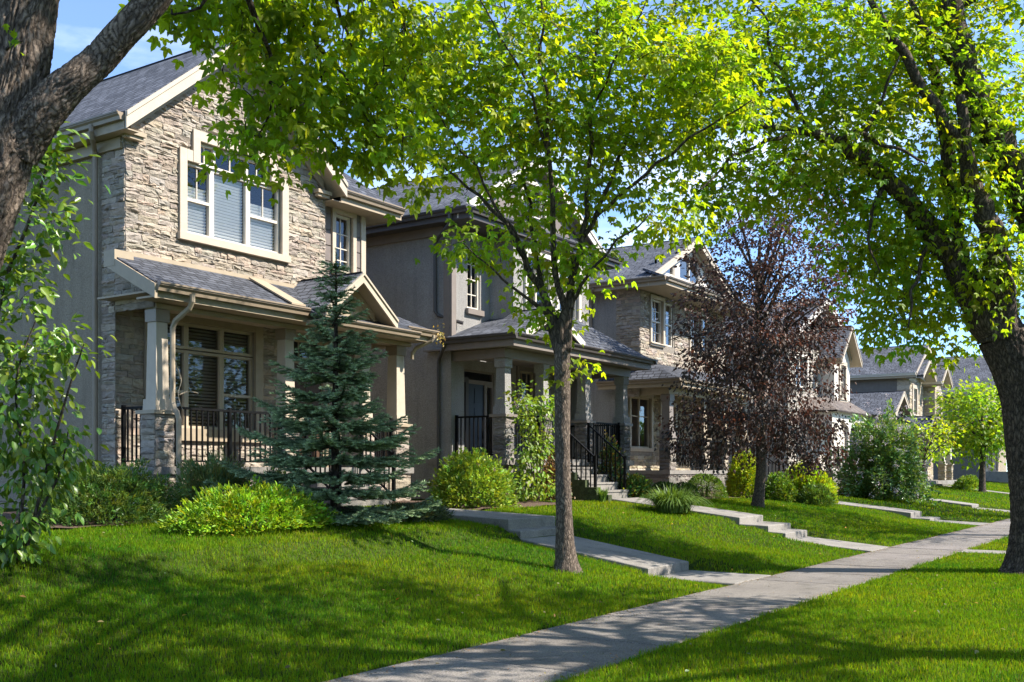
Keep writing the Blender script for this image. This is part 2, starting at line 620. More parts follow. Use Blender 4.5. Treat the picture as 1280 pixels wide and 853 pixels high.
def ground_z(x, y):
    x = np.asarray(x, dtype=float)
    y = np.asarray(y, dtype=float)
    xs = [p[0] for p in PROF]
    prof = [np.interp(y, [a for a, _ in p[1]], [b for _, b in p[1]]) for p in PROF]
    res = prof[0] * (x <= xs[0]) + prof[-1] * (x > xs[-1])
    for k in range(len(xs) - 1):
        t = np.clip((x - xs[k]) / (xs[k + 1] - xs[k]), 0, 1)
        t = t * t * (3 - 2 * t)
        res = res + ((x > xs[k]) & (x <= xs[k + 1])) * (prof[k] * (1 - t) + prof[k + 1] * t)
    for x0, x1, runs in WALKS:          # the lawn keeps just below the walks that cross it
        dx = np.maximum(np.maximum(x0 - 0.1 - x, x - x1 - 0.1), 0)
        for y0, y1, z0, z1 in runs:
            wz = z0 + (z1 - z0) * np.clip((y - y0) / (y1 - y0), 0, 1) - 0.05
            m = (y >= y0 - 0.12) & (y <= y1 + 0.02) & (dx < 0.45)
            t = np.clip(dx / 0.45, 0, 1)
            res = np.where(m, np.minimum(res, wz * (1 - t) + res * t), res)
    bumpy = 0.02 * np.sin(x * 1.7 + 0.6 * y) * np.sin(y * 1.3 - 0.4 * x) * np.clip((y - 5.6) / 1.0, 0, 1)
    return res + bumpy


def gz(x, y):
    return float(ground_z(x, y))


def sheet_grid(name, x0, x1, nx, y0, y1, ny, zf, mat):
    xs = np.linspace(x0, x1, nx + 1)
    ys = np.linspace(y0, y1, ny + 1)
    X, Y = np.meshgrid(xs, ys)
    Z = zf(X, Y)
    v = np.stack([X.ravel(), Y.ravel(), Z.ravel()], 1)
    i = np.arange(nx)
    j = np.arange(ny)
    I, J = np.meshgrid(i, j)
    a = (J * (nx + 1) + I).ravel()
    f = np.stack([a, a + 1, a + nx + 2, a + nx + 1], 1)
    return np_mesh(name, v, [f], mat, smooth=True)


o = sheet_grid('lawn_ground', -30, 130, 900, 5.58, 40, 300, lambda x, y: ground_z(x, y) - 0.015, M['soil'])
o['kind'] = 'structure'
o = sheet_grid('verge_ground', -30, 130, 160, -1.35, 4.12, 12, lambda x, y: 0 * x - 0.01, M['soil'])
o['kind'] = 'structure'
mb = MB()
mb.add([(-1500, -1500, -0.22), (1500, -1500, -0.22), (1500, 1500, -0.22), (-1500, 1500, -0.22)], [(0, 1, 2, 3)])
o = mb.build('ground', M['soil'])
o['kind'] = 'structure'
mb = MB()
mb.add([(-200, -10, -0.13), (300, -10, -0.13), (300, -1.5, -0.13), (-200, -1.5, -0.13)], [(0, 1, 2, 3)])
o = mb.build('road', M['asphalt'])
o['kind'] = 'structure'
mb = MB()
mb.box(-200, 300, -1.5, -1.35, -0.2, 0.0)
o = mb.build('kerb', M['concrete_pale'])
o['kind'] = 'structure'

# sidewalk of cast slabs with open joints
mb = MB()
x = -8.0
while x < 130:
    h = random.uniform(-0.004, 0.004)
    w = 1.52
    c = 0.013
    z = 0.004 + h
    x1 = x + w - 0.024
    vs = [(x, 4.12, -0.1), (x1, 4.12, -0.1), (x1, 5.58, -0.1), (x, 5.58, -0.1),
          (x, 4.12, z - c), (x1, 4.12, z - c), (x1, 5.58, z - c), (x, 5.58, z - c),
          (x + c, 4.12 + c, z), (x1 - c, 4.12 + c, z), (x1 - c, 5.58 - c, z), (x + c, 5.58 - c, z)]
    fs = [(0, 1, 5, 4), (1, 2, 6, 5), (2, 3, 7, 6), (3, 0, 4, 7), (4, 5, 9, 8), (5, 6, 10, 9), (6, 7, 11, 10), (7, 4, 8, 11), (8, 9, 10, 11)]
    k = random.uniform(0.84, 1.14)
    mb.add(vs, fs, (k, k * random.uniform(.98, 1.0), k * random.uniform(.95, 1.0)))
    x += w
o = mb.build('sidewalk', M['concrete_walk'], colors=True)
o['kind'] = 'structure'
mb = MB()
mb.box(-30, 130, 4.10, 5.60, -0.2, -0.03)
o = mb.build('sidewalk_bed', M['soil'])
o['kind'] = 'structure'


def path(name, x0, x1, runs, mat):
    """runs: (y0, y1, z at y0, z at y1), each a cast block with its own riser"""
    mb = MB()
    for y0, y1, z0, z1 in runs:
        c = 0.012
        n = max(1, int((y1 - y0) / 1.3))
        for k in range(n):
            a, b = y0 + (y1 - y0) * k / n, y0 + (y1 - y0) * (k + 1) / n - (0.01 if k < n - 1 else 0.0)
            za, zb = z0 + (z1 - z0) * k / n, z0 + (z1 - z0) * (k + 1) / n
            lo = min(z0, z1) - 0.45
            vs = [(x0, a, lo), (x1, a, lo), (x1, b, lo), (x0, b, lo), (x0, a, za - c), (x1, a, za - c), (x1, b, zb - c), (x0, b, zb - c),
                  (x0 + c, a + c, za), (x1 - c, a + c, za), (x1 - c, b, zb), (x0 + c, b, zb)]
            fs = [(0, 1, 5, 4), (1, 2, 6, 5), (2, 3, 7, 6), (3, 0, 4, 7), (4, 5, 9, 8), (5, 6, 10, 9), (7, 4, 8, 11), (6, 7, 11, 10), (8, 9, 10, 11)]
            mb.add(vs, fs)
    o = mb.build(name, mat)
    o['kind'] = 'structure'
    return o


for x0, x1, runs in WALKS:
    path('path', x0, x1, runs, M['concrete_pale'])
path('path', 21.9, 22.7, [(-1.34, 4.11, 0.004, 0.006)], M['concrete_pale'])

# planting beds of bark mulch in front of the houses
BEDS = [(4.0, 13.95, 11.75, 16.2), (15.6, 18.9, 11.2, 14.2), (18.9, 21.1, 11.9, 13.6), (26.0, 32.7, 11.4, 14.5), (34.5, 42.0, 11.2, 14.5)]


def bed(x0, x1, y0, y1):
    nx, ny = max(4, int((x1 - x0) * 4)), max(4, int((y1 - y0) * 4))
    o = sheet_grid('mulch_bed', x0, x1, nx, y0, y1, ny, lambda x, y: ground_z(x, y) + 0.012 + 0.02 * np.sin(9 * x) * np.sin(11 * y), M['mulch'])
    o['kind'] = 'structure'


for b in BEDS:
    bed(*b)

# ================================================================== pieces of houses
Z3 = Vector((0, 0, 1))


def lbox(mb, O, U, Nn, u0, u1, v0, v1, n0, n1, col=None):
    O, U, Nn = Vector(O), Vector(U), Vector(Nn)
    mb.hexa(O + U * u0 + Z3 * v0 + Nn * n0, U * (u1 - u0), Z3 * (v1 - v0), Nn * (n1 - n0), col)


def sheet(mb, O, U, Nn, u0, u1, v0, v1, holes=(), top=None, brk=(), depth=0.13):
    """a wall face with openings and their reveals"""
    O, U, Nn = Vector(O), Vector(U), Vector(Nn)
    us = sorted(set([u0, u1] + [h[0] for h in holes] + [h[1] for h in holes] + list(brk)))
    vsx = sorted(set([v0, v1] + [h[2] for h in holes] + [h[3] for h in holes]))
    us = [u for u in us if u0 - 1e-6 <= u <= u1 + 1e-6]
    pt = lambda u, v, n=0: O + U * u + Z3 * v + Nn * n
    flip = U.cross(Z3).dot(Nn) < 0
    for a, b in zip(us, us[1:]):
        for c, d in zip(vsx, vsx[1:]):
            um, vm = (a + b) / 2, (c + d) / 2
            if any(h[0] < um < h[1] and h[2] < vm < h[3] for h in holes):
                continue
            ta, tb = (top(a), top(b)) if top else (1e9, 1e9)
            if c >= ta - 1e-6 and c >= tb - 1e-6:
                continue
            q = [pt(a, min(c, ta)), pt(b, min(c, tb)), pt(b, min(d, tb)), pt(a, min(d, ta))]
            mb.add(q, [(3, 2, 1, 0) if flip else (0, 1, 2, 3)])
    for h in holes:
        a, b, c, d = h
        for p, q in (((a, c), (b, c)), ((b, c), (b, d)), ((b, d), (a, d)), ((a, d), (a, c))):
            mb.add([pt(*p), pt(*q), pt(*q, -depth), pt(*p, -depth)], [(0, 1, 2, 3)])


PAL_TAN = [(0.40, 0.335, 0.265), (0.36, 0.305, 0.245), (0.43, 0.36, 0.285), (0.335, 0.28, 0.225), (0.41, 0.33, 0.25), (0.38, 0.33, 0.275)]
PAL_GREY = [(0.23, 0.205, 0.18), (0.19, 0.17, 0.15), (0.27, 0.235, 0.2), (0.21, 0.185, 0.16), (0.17, 0.155, 0.145)]
PAL_GOLD = [(0.42, 0.34, 0.23), (0.37, 0.3, 0.2), (0.46, 0.38, 0.28), (0.32, 0.265, 0.19), (0.42, 0.37, 0.3)]


def stones(mb, O, U, Nn, u0, u1, v0, v1, holes=(), top=None, rows=(0.055, 0.12), lens=(0.12, 0.42), pal=PAL_TAN, deep=0.024, rough=0.018, seed=0):
    """ledgestone veneer: every stone a small block with a broken, uneven face"""
    R = random.Random(seed * 7 + 3)
    O, U, Nn = Vector(O), Vector(U), Vector(Nn)
    flip = U.cross(Z3).dot(Nn) < 0
    v = v0
    while v < v1 - 0.02:
        h = min(R.uniform(*rows), v1 - v)
        if v1 - (v + h) < 0.05:
            h = v1 - v
        cuts = [(u0, u1)]
        for ha, hb, hc, hd in holes:
            if hc < v + h - 0.01 and hd > v + 0.01:
                nxt = []
                for a, b in cuts:
                    if hb <= a or ha >= b:
                        nxt.append((a, b))
                    else:
                        if ha > a + 0.02:
                            nxt.append((a, ha))
                        if hb < b - 0.02:
                            nxt.append((hb, b))
                cuts = nxt
        for a, b in cuts:
            u = a
            while u < b - 0.01:
                l = R.uniform(*lens)
                if b - (u + l) < lens[0] * 0.6:
                    l = b - u
                g = 0.003
                ua, ub, va, vb = u + g, u + l - g, v + g, v + h - g
                sub = [(ua, ub, va, vb)]
                if h > 0.15 and R.random() < 0.4:
                    mid = va + (vb - va) * R.uniform(0.4, 0.6)
                    sub = [(ua, ub, va, mid - g), (ua, ub, mid + g, vb)]
                for ua, ub, va, vb in sub:
                    if ub - ua < 0.02:
                        continue
                    c = R.choice(pal)
                    k = R.uniform(0.82, 1.16)
                    c = tuple(q * k * R.uniform(0.97, 1.03) for q in c)
                    nu = 5 if ub - ua > 0.3 else 4
                    nv = 4
                    base = deep * R.uniform(0.55, 1.35)
                    tu, tv = R.uniform(-0.012, 0.012), R.uniform(-0.014, 0.01)
                    vs = []
                    for j in range(nv):
                        for i in range(nu):
                            fu, fv = i / (nu - 1), j / (nv - 1)
                            uu, vv = ua + (ub - ua) * fu, va + (vb - va) * fv
                            edge = i in (0, nu - 1) or j in (0, nv - 1)
                            dpt = base * (0.45 if edge else 1.0) + R.uniform(-rough, rough) * (0.5 if edge else 1.0) + tu * (fu - 0.5) * 2 + tv * (fv - 0.5) * 2
                            if edge:
                                uu += R.uniform(-0.007, 0.007)
                                vv += R.uniform(-0.011, 0.011)
                            elif nu > 2:
                                uu += R.uniform(-0.03, 0.03)
                                vv += R.uniform(-0.01, 0.01)
                            if top:
                                vv = min(vv, top(min(max(uu, u0), u1)))
                            vs.append(O + U * uu + Z3 * vv + Nn * max(dpt, 0.006))
                    if top and va >= max(top(ua), top(ub)):
                        continue
                    fs = []
                    for j in range(nv - 1):
                        for i in range(nu - 1):
                            q = (j * nu + i, j * nu + i + 1, (j + 1) * nu + i + 1, (j + 1) * nu + i)
                            if R.random() < 0.5:
                                fs += [(q[0], q[1], q[2]), (q[0], q[2], q[3])]
                            else:
                                fs += [(q[0], q[1], q[3]), (q[1], q[2], q[3])]
                    ring = [i for i in range(nu)] + [j * nu + nu - 1 for j in range(1, nv)] + [(nv - 1) * nu + i for i in range(nu - 2, -1, -1)] + [j * nu for j in range(nv - 2, 0, -1)]
                    nb = len(vs)
                    for r_ in ring:
                        q = vs[r_]
                        vs.append(q - Nn * ((q - O).dot(Nn)))
                    for i in range(len(ring)):
                        i2 = (i + 1) % len(ring)
                        fs.append((ring[i], nb + i, nb + i2, ring[i2]))
                    if flip:
                        fs = [f[::-1] for f in fs]
                    mb.add(vs, fs, c)
                u += l
        v += h


def roof_poly(mb, pts, thick=0.07):
    """a roof plane as a slab, with UVs in metres along and up the slope"""
    p = [Vector(q) for q in pts]
    n = Vector((0, 0, 0))
    for i in range(len(p)):
        n += p[i].cross(p[(i + 1) % len(p)])
    n.normalize()
    if n.z < 0:
        p = p[::-1]
        n = -n
    hu = Vector((-n.y, n.x, 0)).normalized()
    vu = n.cross(hu)
    uv = [(q.dot(hu), q.dot(vu)) for q in p]
    low = [q - n * thick for q in p]
    k = len(p)
    fs = [tuple(range(k)), tuple(range(2 * k - 1, k - 1, -1))]
    uvs = [uv, uv[::-1]]
    for i in range(k):
        j = (i + 1) % k
        fs.append((i, k + i, k + j, j))
        uvs.append([uv[i], uv[i], uv[j], uv[j]])
    mb.add(p + low, fs, None, uvs)


def gutter(mb, p0, p1, outward, size=0.12):
    """K profile trough along p0-p1 (top inner edge), facing outward"""
    p0, p1, o = Vector(p0), Vector(p1), Vector(outward)
    s = size
    prof = [(0, 0), (s, 0), (s, -0.3 * s), (0.72 * s, -0.55 * s), (0.62 * s, -s), (0, -s)]
    mb.prism([p0 + o * a + Z3 * b for a, b in prof], p1 - p0)
    # rolled front lip, a little proud
    mb.prism([p0 + o * a + Z3 * b for a, b in ((s + 0.003, 0.012), (s + 0.016, 0.012), (s + 0.016, -0.014), (s + 0.003, -0.014))], p1 - p0)


def downspout(name, pts, mat, parent, r=0.038):
    mb = MB()
    pts = [Vector(p) for p in pts]
    ps = [pts[0]]
    for a, b, c in zip(pts, pts[1:], pts[2:]):
        l = min(0.07, (b - a).length * 0.4, (c - b).length * 0.4)
        ps += [b + (a - b).normalized() * l, b + (c - b).normalized() * l]
    ps.append(pts[-1])
    mb.tube(ps, r, n=8)
    z = pts[-1].z + 0.6
    return mb.build(name, mat, parent)


def window(parent, O, U, Nn, areas, bars_v=(), bars_h=(), fmat='frame_cream', cmat='trim_cream', casing=0.1, blind=None, fw=0.05, sill=True, cdepth=0.06, glass='glass', name='window', casing_rects=None, slat=0.05, blind_areas=None):
    """areas: openings (u0,u1,v0,v1) on the wall plane; bars in the same coordinates"""
    fr, pa = MB(), MB()
    for a, b, c, d in areas:
        for q in ((a, a + fw, c, d), (b - fw, b, c, d), (a + fw, b - fw, c, c + fw), (a + fw, b - fw, d - fw, d)):
            lbox(fr, O, U, Nn, *q, -0.11, -0.03)
        q = fw * 0.6
        g_ = [Vector(O) + Vector(U) * uu + Z3 * vv - Vector(Nn) * 0.08 for uu, vv in ((a + q, c + q), (b - q, c + q), (b - q, d - q), (a + q, d - q))]
        pa.add(g_, [(0, 1, 2, 3)] if Vector(U).cross(Z3).dot(Vector(Nn)) > 0 else [(3, 2, 1, 0)])
    for u, v0, v1, w in bars_v:
        lbox(fr, O, U, Nn, u - w / 2, u + w / 2, v0, v1, -0.1 if w > 0.03 else -0.09, -0.033 if w > 0.03 else -0.06)
    for v, u0, u1, w in bars_h:
        lbox(fr, O, U, Nn, u0, u1, v - w / 2, v + w / 2, -0.098 if w > 0.03 else -0.088, -0.036 if w > 0.03 else -0.063)
    w_ = fr.build(name, M[fmat], parent)
    pa.build('pane', M[glass], w_)
    if casing or casing_rects:
        cb = MB()
        if casing_rects:
            for q in casing_rects:
                lbox(cb, O, U, Nn, *q[:4], -0.02, cdepth + (q[4] if len(q) > 4 else 0))
        else:
            a, b, c, d = areas[0]
            k = casing
            lbox(cb, O, U, Nn, a - k, a, c, d, -0.02, cdepth)
            lbox(cb, O, U, Nn, b, b + k, c, d, -0.02, cdepth)
            lbox(cb, O, U, Nn, a - k, b + k, d, d + k, -0.02, cdepth + 0.003)
            lbox(cb, O, U, Nn, a - k, b + k, c - k * 0.8, c, -0.02, cdepth + 0.003)
            if sill:
                lbox(cb, O, U, Nn, a - k - 0.03, b + k + 0.03, c - k * 0.3, c - 0.002, cdepth + 0.004, cdepth + 0.05)
        cb.build('casing', M[cmat], w_)
    if blind:
        bb = MB()
        for a, b, c, d in (blind_areas or areas):
            v = c + fw
            while v < d - fw:
                p = Vector(O) + Vector(U) * (a + fw) + Z3 * v + Vector(Nn) * (-0.15)
                bb.hexa(p, Vector(U) * (b - a - 2 * fw), Vector(Nn) * 0.03 + Z3 * slat * (0.72 if slat < 0.058 else 0.55), Vector(Nn) * -0.003)
                v += slat
        bb.build('blind', M[blind], w_)
    return w_


def door(parent, O, U, Nn, u0, u1, v0, v1, mat, panels=6, lite=False):
    mb = MB()
    lbox(mb, O, U, Nn, u0, u1, v0, v1, -0.11, -0.06)
    w, h = u1 - u0, v1 - v0
    for j, (fa, fb) in enumerate(((0.07, 0.36), (0.42, 0.68), (0.74, 0.94))):
        if lite and j == 2:
            continue
        for i in range(2):
            a = u0 + w * (0.12 + 0.42 * i)
            lbox(mb, O, U, Nn, a, a + w * 0.34, v0 + h * fa, v0 + h * fb, -0.06, -0.05)
    d = mb.build('door', M[mat], parent)
    hb = MB()
    lbox(hb, O, U, Nn, u0 + 0.05, u0 + 0.09, v0 + 0.92, v0 + 1.12, -0.05, -0.035)
    p = Vector(O) + Vector(U) * (u0 + 0.07) + Z3 * (v0 + 1.0)
    hb.tube([p + Vector(Nn) * -0.05, p + Vector(Nn) * 0.01, p + Vector(Nn) * 0.012 + Vector(U) * 0.1], 0.011, n=8)
    hb.build('handle', M['brass'], d)
    return d


def column(parent, x0, x1, y0, y1, z0, zp, zt, cmat, pal=PAL_TAN, seed=0, shaft=0.62, taper=0.86, right=True, cap=None, ccap=None):
    """stone pier with cap, plinth, tapered shaft and capital"""
    core = MB()
    e = 0.03
    for O, U, Nn, l in (((x0 + e, y0 + e, 0), (1, 0, 0), (0, -1, 0), x1 - x0 - 2 * e), ((x0 + e, y0 + e, 0), (0, 1, 0), (-1, 0, 0), y1 - y0 - 2 * e), ((x1 - e, y0 + e, 0), (0, 1, 0), (1, 0, 0), y1 - y0 - 2 * e)):
        stones(core, O, U, Nn, 0, l, z0, zp, pal=pal, rows=(0.08, 0.14), lens=(0.16, 0.5), seed=seed, deep=0.028)
        seed += 1
    core.box(x0 + e, x1 - e, y0 + e, y1 - e, z0, zp, (0.16, 0.14, 0.115))
    pier = core.build('stone_pier', M['stone_rock'], parent, colors=True)
    cx, cy, w = (x0 + x1) / 2, (y0 + y1) / 2, x1 - x0
    cm = M[cap or cmat]
    cb = MB()
    h = w / 2 + 0.035
    hy = (y1 - y0) / 2 + 0.035
    cb.box(cx - h, cx + h, cy - hy, cy + hy, zp, zp + 0.06)
    cb.build('pier_cap', cm, pier)
    sh = MB()
    s = w * shaft
    sh.frustum(cx, cy, zp + 0.06, zp + 0.24, s * 1.28, s * 1.24)
    sh.frustum(cx, cy, zp + 0.24, zt - 0.2, s, s * taper)
    sh.build('column', M[cmat], parent)
    ca = MB()
    ca.frustum(cx, cy, zt - 0.2, zt - 0.002, s * 1.08, s * 1.1)
    ca.build('capital', M[ccap or cmat], parent)


def railing(parent, p0, p1, h=0.92, posts=(True, True), mid=False, gap=0.112, low=0.09, r=0.012, name='railing'):
    """black metal guard; p0 and p1 are floor points (their heights may differ on a stair)"""
    mb = MB()
    p0, p1 = Vector(p0), Vector(p1)
    d = p1 - p0
    flat = Vector((d.x, d.y, 0))
    l = flat.length
    u = flat.normalized()
    side = Vector((-u.y, u.x, 0))
    for hh, th in ((h, 0.022), (low + 0.0, 0.016)):
        a = p0 + Z3 * (hh - th)
        mb.hexa(a - side * 0.026, d, side * 0.052, Z3 * th * 1.8)
    n = max(2, int(l / gap))
    for k in range(1, n):
        q = p0 + d * (k / n)
        mb.hexa(q + Z3 * low - u * r - side * r, u * 2 * r, side * 2 * r, Z3 * (h - low - 0.02))
    pl = [p for p, s in ((p0, posts[0]), (p1, posts[1])) if s]
    if mid:
        pl.append((p0 + p1) / 2)
    for q in pl:
        mb.hexa(q - u * 0.028 - side * 0.029, u * 0.056, side * 0.058, Z3 * (h + 0.05))
    return mb.build(name, M['black_metal'], parent)


def stairs(parent, x0, x1, ytop, ztop, zbot, run=0.29, mat='concrete_pale', name='stairs'):
    """steps going down towards the street from ytop"""
    n = max(2, round((ztop - zbot) / 0.17))
    rise = (ztop - zbot) / n
    mb = MB()
    for k in range(n - 1):
        z = ztop - rise * (k + 1)
        y1 = ytop - run * k
        c = 0.012
        mb.box(x0, x1, y1 - run, y1 - 0.0005, zbot - 0.15, z - 0.045)
        mb.box(x0 - 0.006, x1 + 0.006, y1 - run - 0.02, y1 - 0.0008, z - 0.045 + 0.0005, z)
    o = mb.build(name, M[mat], parent)
    return ytop - run * (n - 1), o

FX, FY = (1, 0, 0), (0, -1, 0)       # a front: U along the street, facing the street
SX, SY = (0, 1, 0), (-1, 0, 0)       # a side: U away from the street, facing -X
MORT = (0.26, 0.225, 0.185)


def gable_roof(parent, x0, x1, y0, y1, ze, slope, mat='roof_slate', fas='trim_cream', fh=0.22, soff='trim_tan', wall_y=None, thick=0.07, name='roof', crown=True):
    """ridge along Y over x0..x1, gable end at y0"""
    xm = (x0 + x1) / 2
    zr = ze + slope * (xm - x0)
    mb = MB()
    roof_poly(mb, [(x0, y0, ze), (xm, y0, zr), (xm, y1, zr), (x0, y1, ze)], thick)
    roof_poly(mb, [(xm, y0, zr), (x1, y0, ze), (x1, y1, ze), (xm, y1, zr)], thick)
    mb.box(xm - 0.02, xm + 0.02, y0 + 0.01, y1, zr - 0.03, zr + 0.018)
    r = mb.build(name, M[mat], parent, uvs=True)
    n = math.hypot(1, slope)
    fb = MB()
    for s in (-1, 1):
        xe = x0 if s < 0 else x1
        tx, tz = -s / n, slope / n
        # outer rake board, then a smaller crown strip on top of it
        d = Vector((xm - xe, 0, zr - ze))
        fb.prism([(xe, y0 - 0.035, ze - thick * 0.2), (xe, y0 - 0.035, ze - fh - 0.04), (xm, y0 - 0.035, zr - fh - 0.04), (xm, y0 - 0.035, zr - thick * 0.2)], (0, 0.034, 0))
        if crown:
            fb.prism([(xe, y0 - 0.06, ze - thick * 0.1), (xe, y0 - 0.06, ze - fh * 0.35), (xm, y0 - 0.06, zr - fh * 0.35), (xm, y0 - 0.06, zr - thick * 0.1)], (0, 0.024, 0))
    fb.build('rake_board', M[fas], r)
    if wall_y:
        sb = MB()
        for s in (-1, 1):
            xe = x0 if s < 0 else x1
            sb.add([(xe, y0, ze - fh), (xm, y0, zr - fh), (xm, wall_y + 0.1, zr - fh), (xe, wall_y + 0.1, ze - fh)], [(0, 1, 2, 3)])
            # frieze along the wall below the soffit
            xi = xe - s * 0.32
            zi = ze + slope * 0.32
            sb.prism([(xi, wall_y - 0.075, zi - fh - 0.01), (xi, wall_y - 0.075, zi - fh - 0.17), (xm, wall_y - 0.075, zr - fh - 0.17), (xm, wall_y - 0.075, zr - fh - 0.01)], (0, 0.04, 0))
        sb.build('soffit', M[soff], r)
    return r, zr


def eave(parent, p0, p1, outward, zt, wallgap, mats=('gutter_brown', 'trim_tan'), drop=0.24):
    """gutter, fascia and soffit along an eave; p0-p1 outer roof edge, wall lies wallgap behind it"""
    o = Vector(outward)
    a, b = Vector((*p0, zt)), Vector((*p1, zt))
    g = MB()
    gutter(g, a + Z3 * -0.01, b + Z3 * -0.01, o, 0.115)
    gg = g.build('gutter', M[mats[0]], parent)
    s = MB()
    s.hexa(a - o * 0.025 + Z3 * -drop, b - a, o * 0.022, Z3 * (drop - 0.03))
    s.hexa(a - o * 0.03 + Z3 * -(drop - 0.01), b - a, -o * (wallgap - 0.03), Z3 * 0.02)
    s.build('fascia', M[mats[1]], parent)
    return gg


def body(parent, x0, x1, y0, y1, z0, z1, mat, gable=None, left_from=None, name='stucco_wall'):
    """plain side and back walls with the gable end at the back"""
    mb = MB()
    sheet(mb, (x0, left_from or y0, 0), SX, SY, 0, y1 - (left_from or y0), z0, z1)
    sheet(mb, (x1, y0, 0), SX, (1, 0, 0), 0, y1 - y0, z0, z1)
    xm = (x0 + x1) / 2
    if gable:
        mb.add([(x0, y1, z0), (x1, y1, z0), (x1, y1, z1), (xm, y1, gable), (x0, y1, z1)], [(0, 4, 3, 2, 1)])
    else:
        mb.add([(x0, y1, z0), (x1, y1, z0), (x1, y1, z1), (x0, y1, z1)], [(0, 3, 2, 1)])
    return mb.build(name, M[mat], parent)


def stone_face(parent, specs, pal, name='stone_wall', mort=MORT):
    """specs: list of dicts for sheet + stones; one mesh"""
    mb = MB()
    for k, s in enumerate(specs):
        O, U, Nn = s['O'], s['U'], s['N']
        b = len(mb.v)
        sheet(mb, O, U, Nn, s['u'][0], s['u'][1], s['v'][0], s['v'][1], s.get('holes', ()), s.get('top'), s.get('brk', ()))
        for i in range(b, len(mb.v)):
            mb.c[i] = mort
        stones(mb, O, U, Nn, s['u'][0], s['u'][1], s['v'][0], s['v'][1], s.get('clear', s.get('holes', ())), s.get('top'), pal=s.get('pal', pal), rows=s.get('rows', (0.055, 0.12)), lens=s.get('lens', (0.12, 0.42)), seed=s.get('seed', k + 1), deep=s.get('deep', 0.024), rough=s.get('rough', 0.018))
    return mb.build(name, M['stone_rock'], parent, colors=True)


# ================================================================== the near house, tan stone
h1 = thing('stone_house', (13.0, 14.7, 0.9), 'tan stone two storey house with white blinds behind its big stepped upstairs window', 'house', 'houses along the street')
gtop = lambda u: 7.09 + 0.83 * (2.55 - abs(10.72 + u - 13.0))
UH = [(1.20, 3.42, 5.68, 6.93), (1.48, 3.14, 6.92, 7.33)]
UC = [(1.05, 3.58, 5.53, 7.12), (1.33, 3.29, 7.10, 7.50)]
stone_face(h1, [
    dict(O=(10.72, 14.7, 0), U=FX, N=FY, u=(0, 4.62), v=(4.9, 9.3), holes=UH, clear=UC, top=gtop, brk=(2.28,), seed=5),
    dict(O=(10.72, 14.7, 0), U=SX, N=SY, u=(0, 0.6), v=(4.95, 7.05), seed=6),
    dict(O=(10.72, 14.7, 0), U=SX, N=SY, u=(0.25, 0.6), v=(0.9, 4.95), seed=7),
    dict(O=(10.72, 13.97, 0), U=SX, N=SY, u=(0, 0.98), v=(4.19, 5.0), top=lambda u: 4.42 + 0.5 * (u + 0.3), seed=8, rows=(0.09, 0.14)),
    dict(O=(10.72, 15.06, 0), U=FX, N=FY, u=(0.0, 3.9), v=(1.6, 4.45), holes=[(0.8, 3.08, 2.34, 4.2)], clear=[(0.62, 3.28, 2.1, 4.45)], seed=9, deep=0.02),
    dict(O=(10.72, 15.06, 0), U=FX, N=FY, u=(5.1, 6.1), v=(1.6, 4.45), seed=10, deep=0.02),
    dict(O=(10.72, 13.97, 0), U=FX, N=FY, u=(0, 6.4), v=(0.55, 1.53), holes=[], clear=[(3.3, 4.85, 0, 2)], seed=11, rows=(0.12, 0.24), lens=(0.3, 0.8)),
    dict(O=(10.72, 13.97, 0), U=SX, N=SY, u=(0, 1.3), v=(0.55, 1.53), seed=12, rows=(0.12, 0.24)),
    dict(O=(15.34, 14.7, 0), U=SX, N=(1, 0, 0), u=(0, 0.32), v=(4.9, 7.05), seed=13),
], PAL_TAN)
body(h1, 10.745, 16.8, 15.0, 27, 0.6, 7.05, 'stucco_tan', gable=9.3, left_from=15.3)
mb = MB()     # wide plank siding right of the stone gable
sheet(mb, (15.34, 15.0, 0), FX, FY, 0.0, 1.46, 4.9, 7.1, holes=[(0.58, 1.1, 5.7, 6.88)])
z = 4.9
while z < 7.05:
    for a, b in ((0.0, 0.47), (1.21, 1.36)):
        lbox(mb, (15.34, 15.0, 0), FX, FY, a, b, z + 0.012, z + 0.31, 0.002, 0.022)
    z += 0.32
mb.build('siding_wall', M['siding_brown'], h1)
mb = MB()
lbox(mb, (15.34, 15.0, 0), FX, FY, 1.36, 1.5, 4.9, 7.06, -0.06, 0.05)
mb.build('corner_board', M['trim_cream'], h1)
# windows
window(h1, (10.72, 14.7, 0), FX, FY, [(1.20, 1.80, 5.68, 6.93), (1.80, 2.64, 5.68, 6.93), (2.64, 3.42, 5.68, 6.93), (1.48, 3.14, 6.93, 7.33)],
       bars_v=[(1.86, 6.95, 7.32, 0.05), (2.62, 6.95, 7.32, 0.05), (1.66, 6.95, 7.32, 0.018), (2.24, 6.95, 7.32, 0.018), (2.88, 6.95, 7.32, 0.018), (1.5, 6.3, 6.9, 0.014), (3.03, 6.3, 6.9, 0.014)],
       bars_h=[(6.29, 1.24, 1.77, 0.05), (6.29, 2.69, 3.38, 0.05)], fmat='frame_cream', blind='blind_white', slat=0.055,
       blind_areas=[(1.20, 1.80, 5.68, 6.6), (1.80, 2.64, 5.68, 6.93), (2.64, 3.42, 5.68, 6.6)],
       casing_rects=[(1.05, 1.20, 5.68, 7.12), (1.205, 1.325, 6.93, 7.12, -0.003), (1.33, 1.48, 6.93, 7.5, 0.004), (1.485, 3.135, 7.33, 7.5), (3.14, 3.29, 6.93, 7.5, 0.004), (3.295, 3.415, 6.93, 7.12, -0.003), (3.42, 3.58, 5.68, 7.12), (1.02, 3.61, 5.55, 5.675, 0.035)])
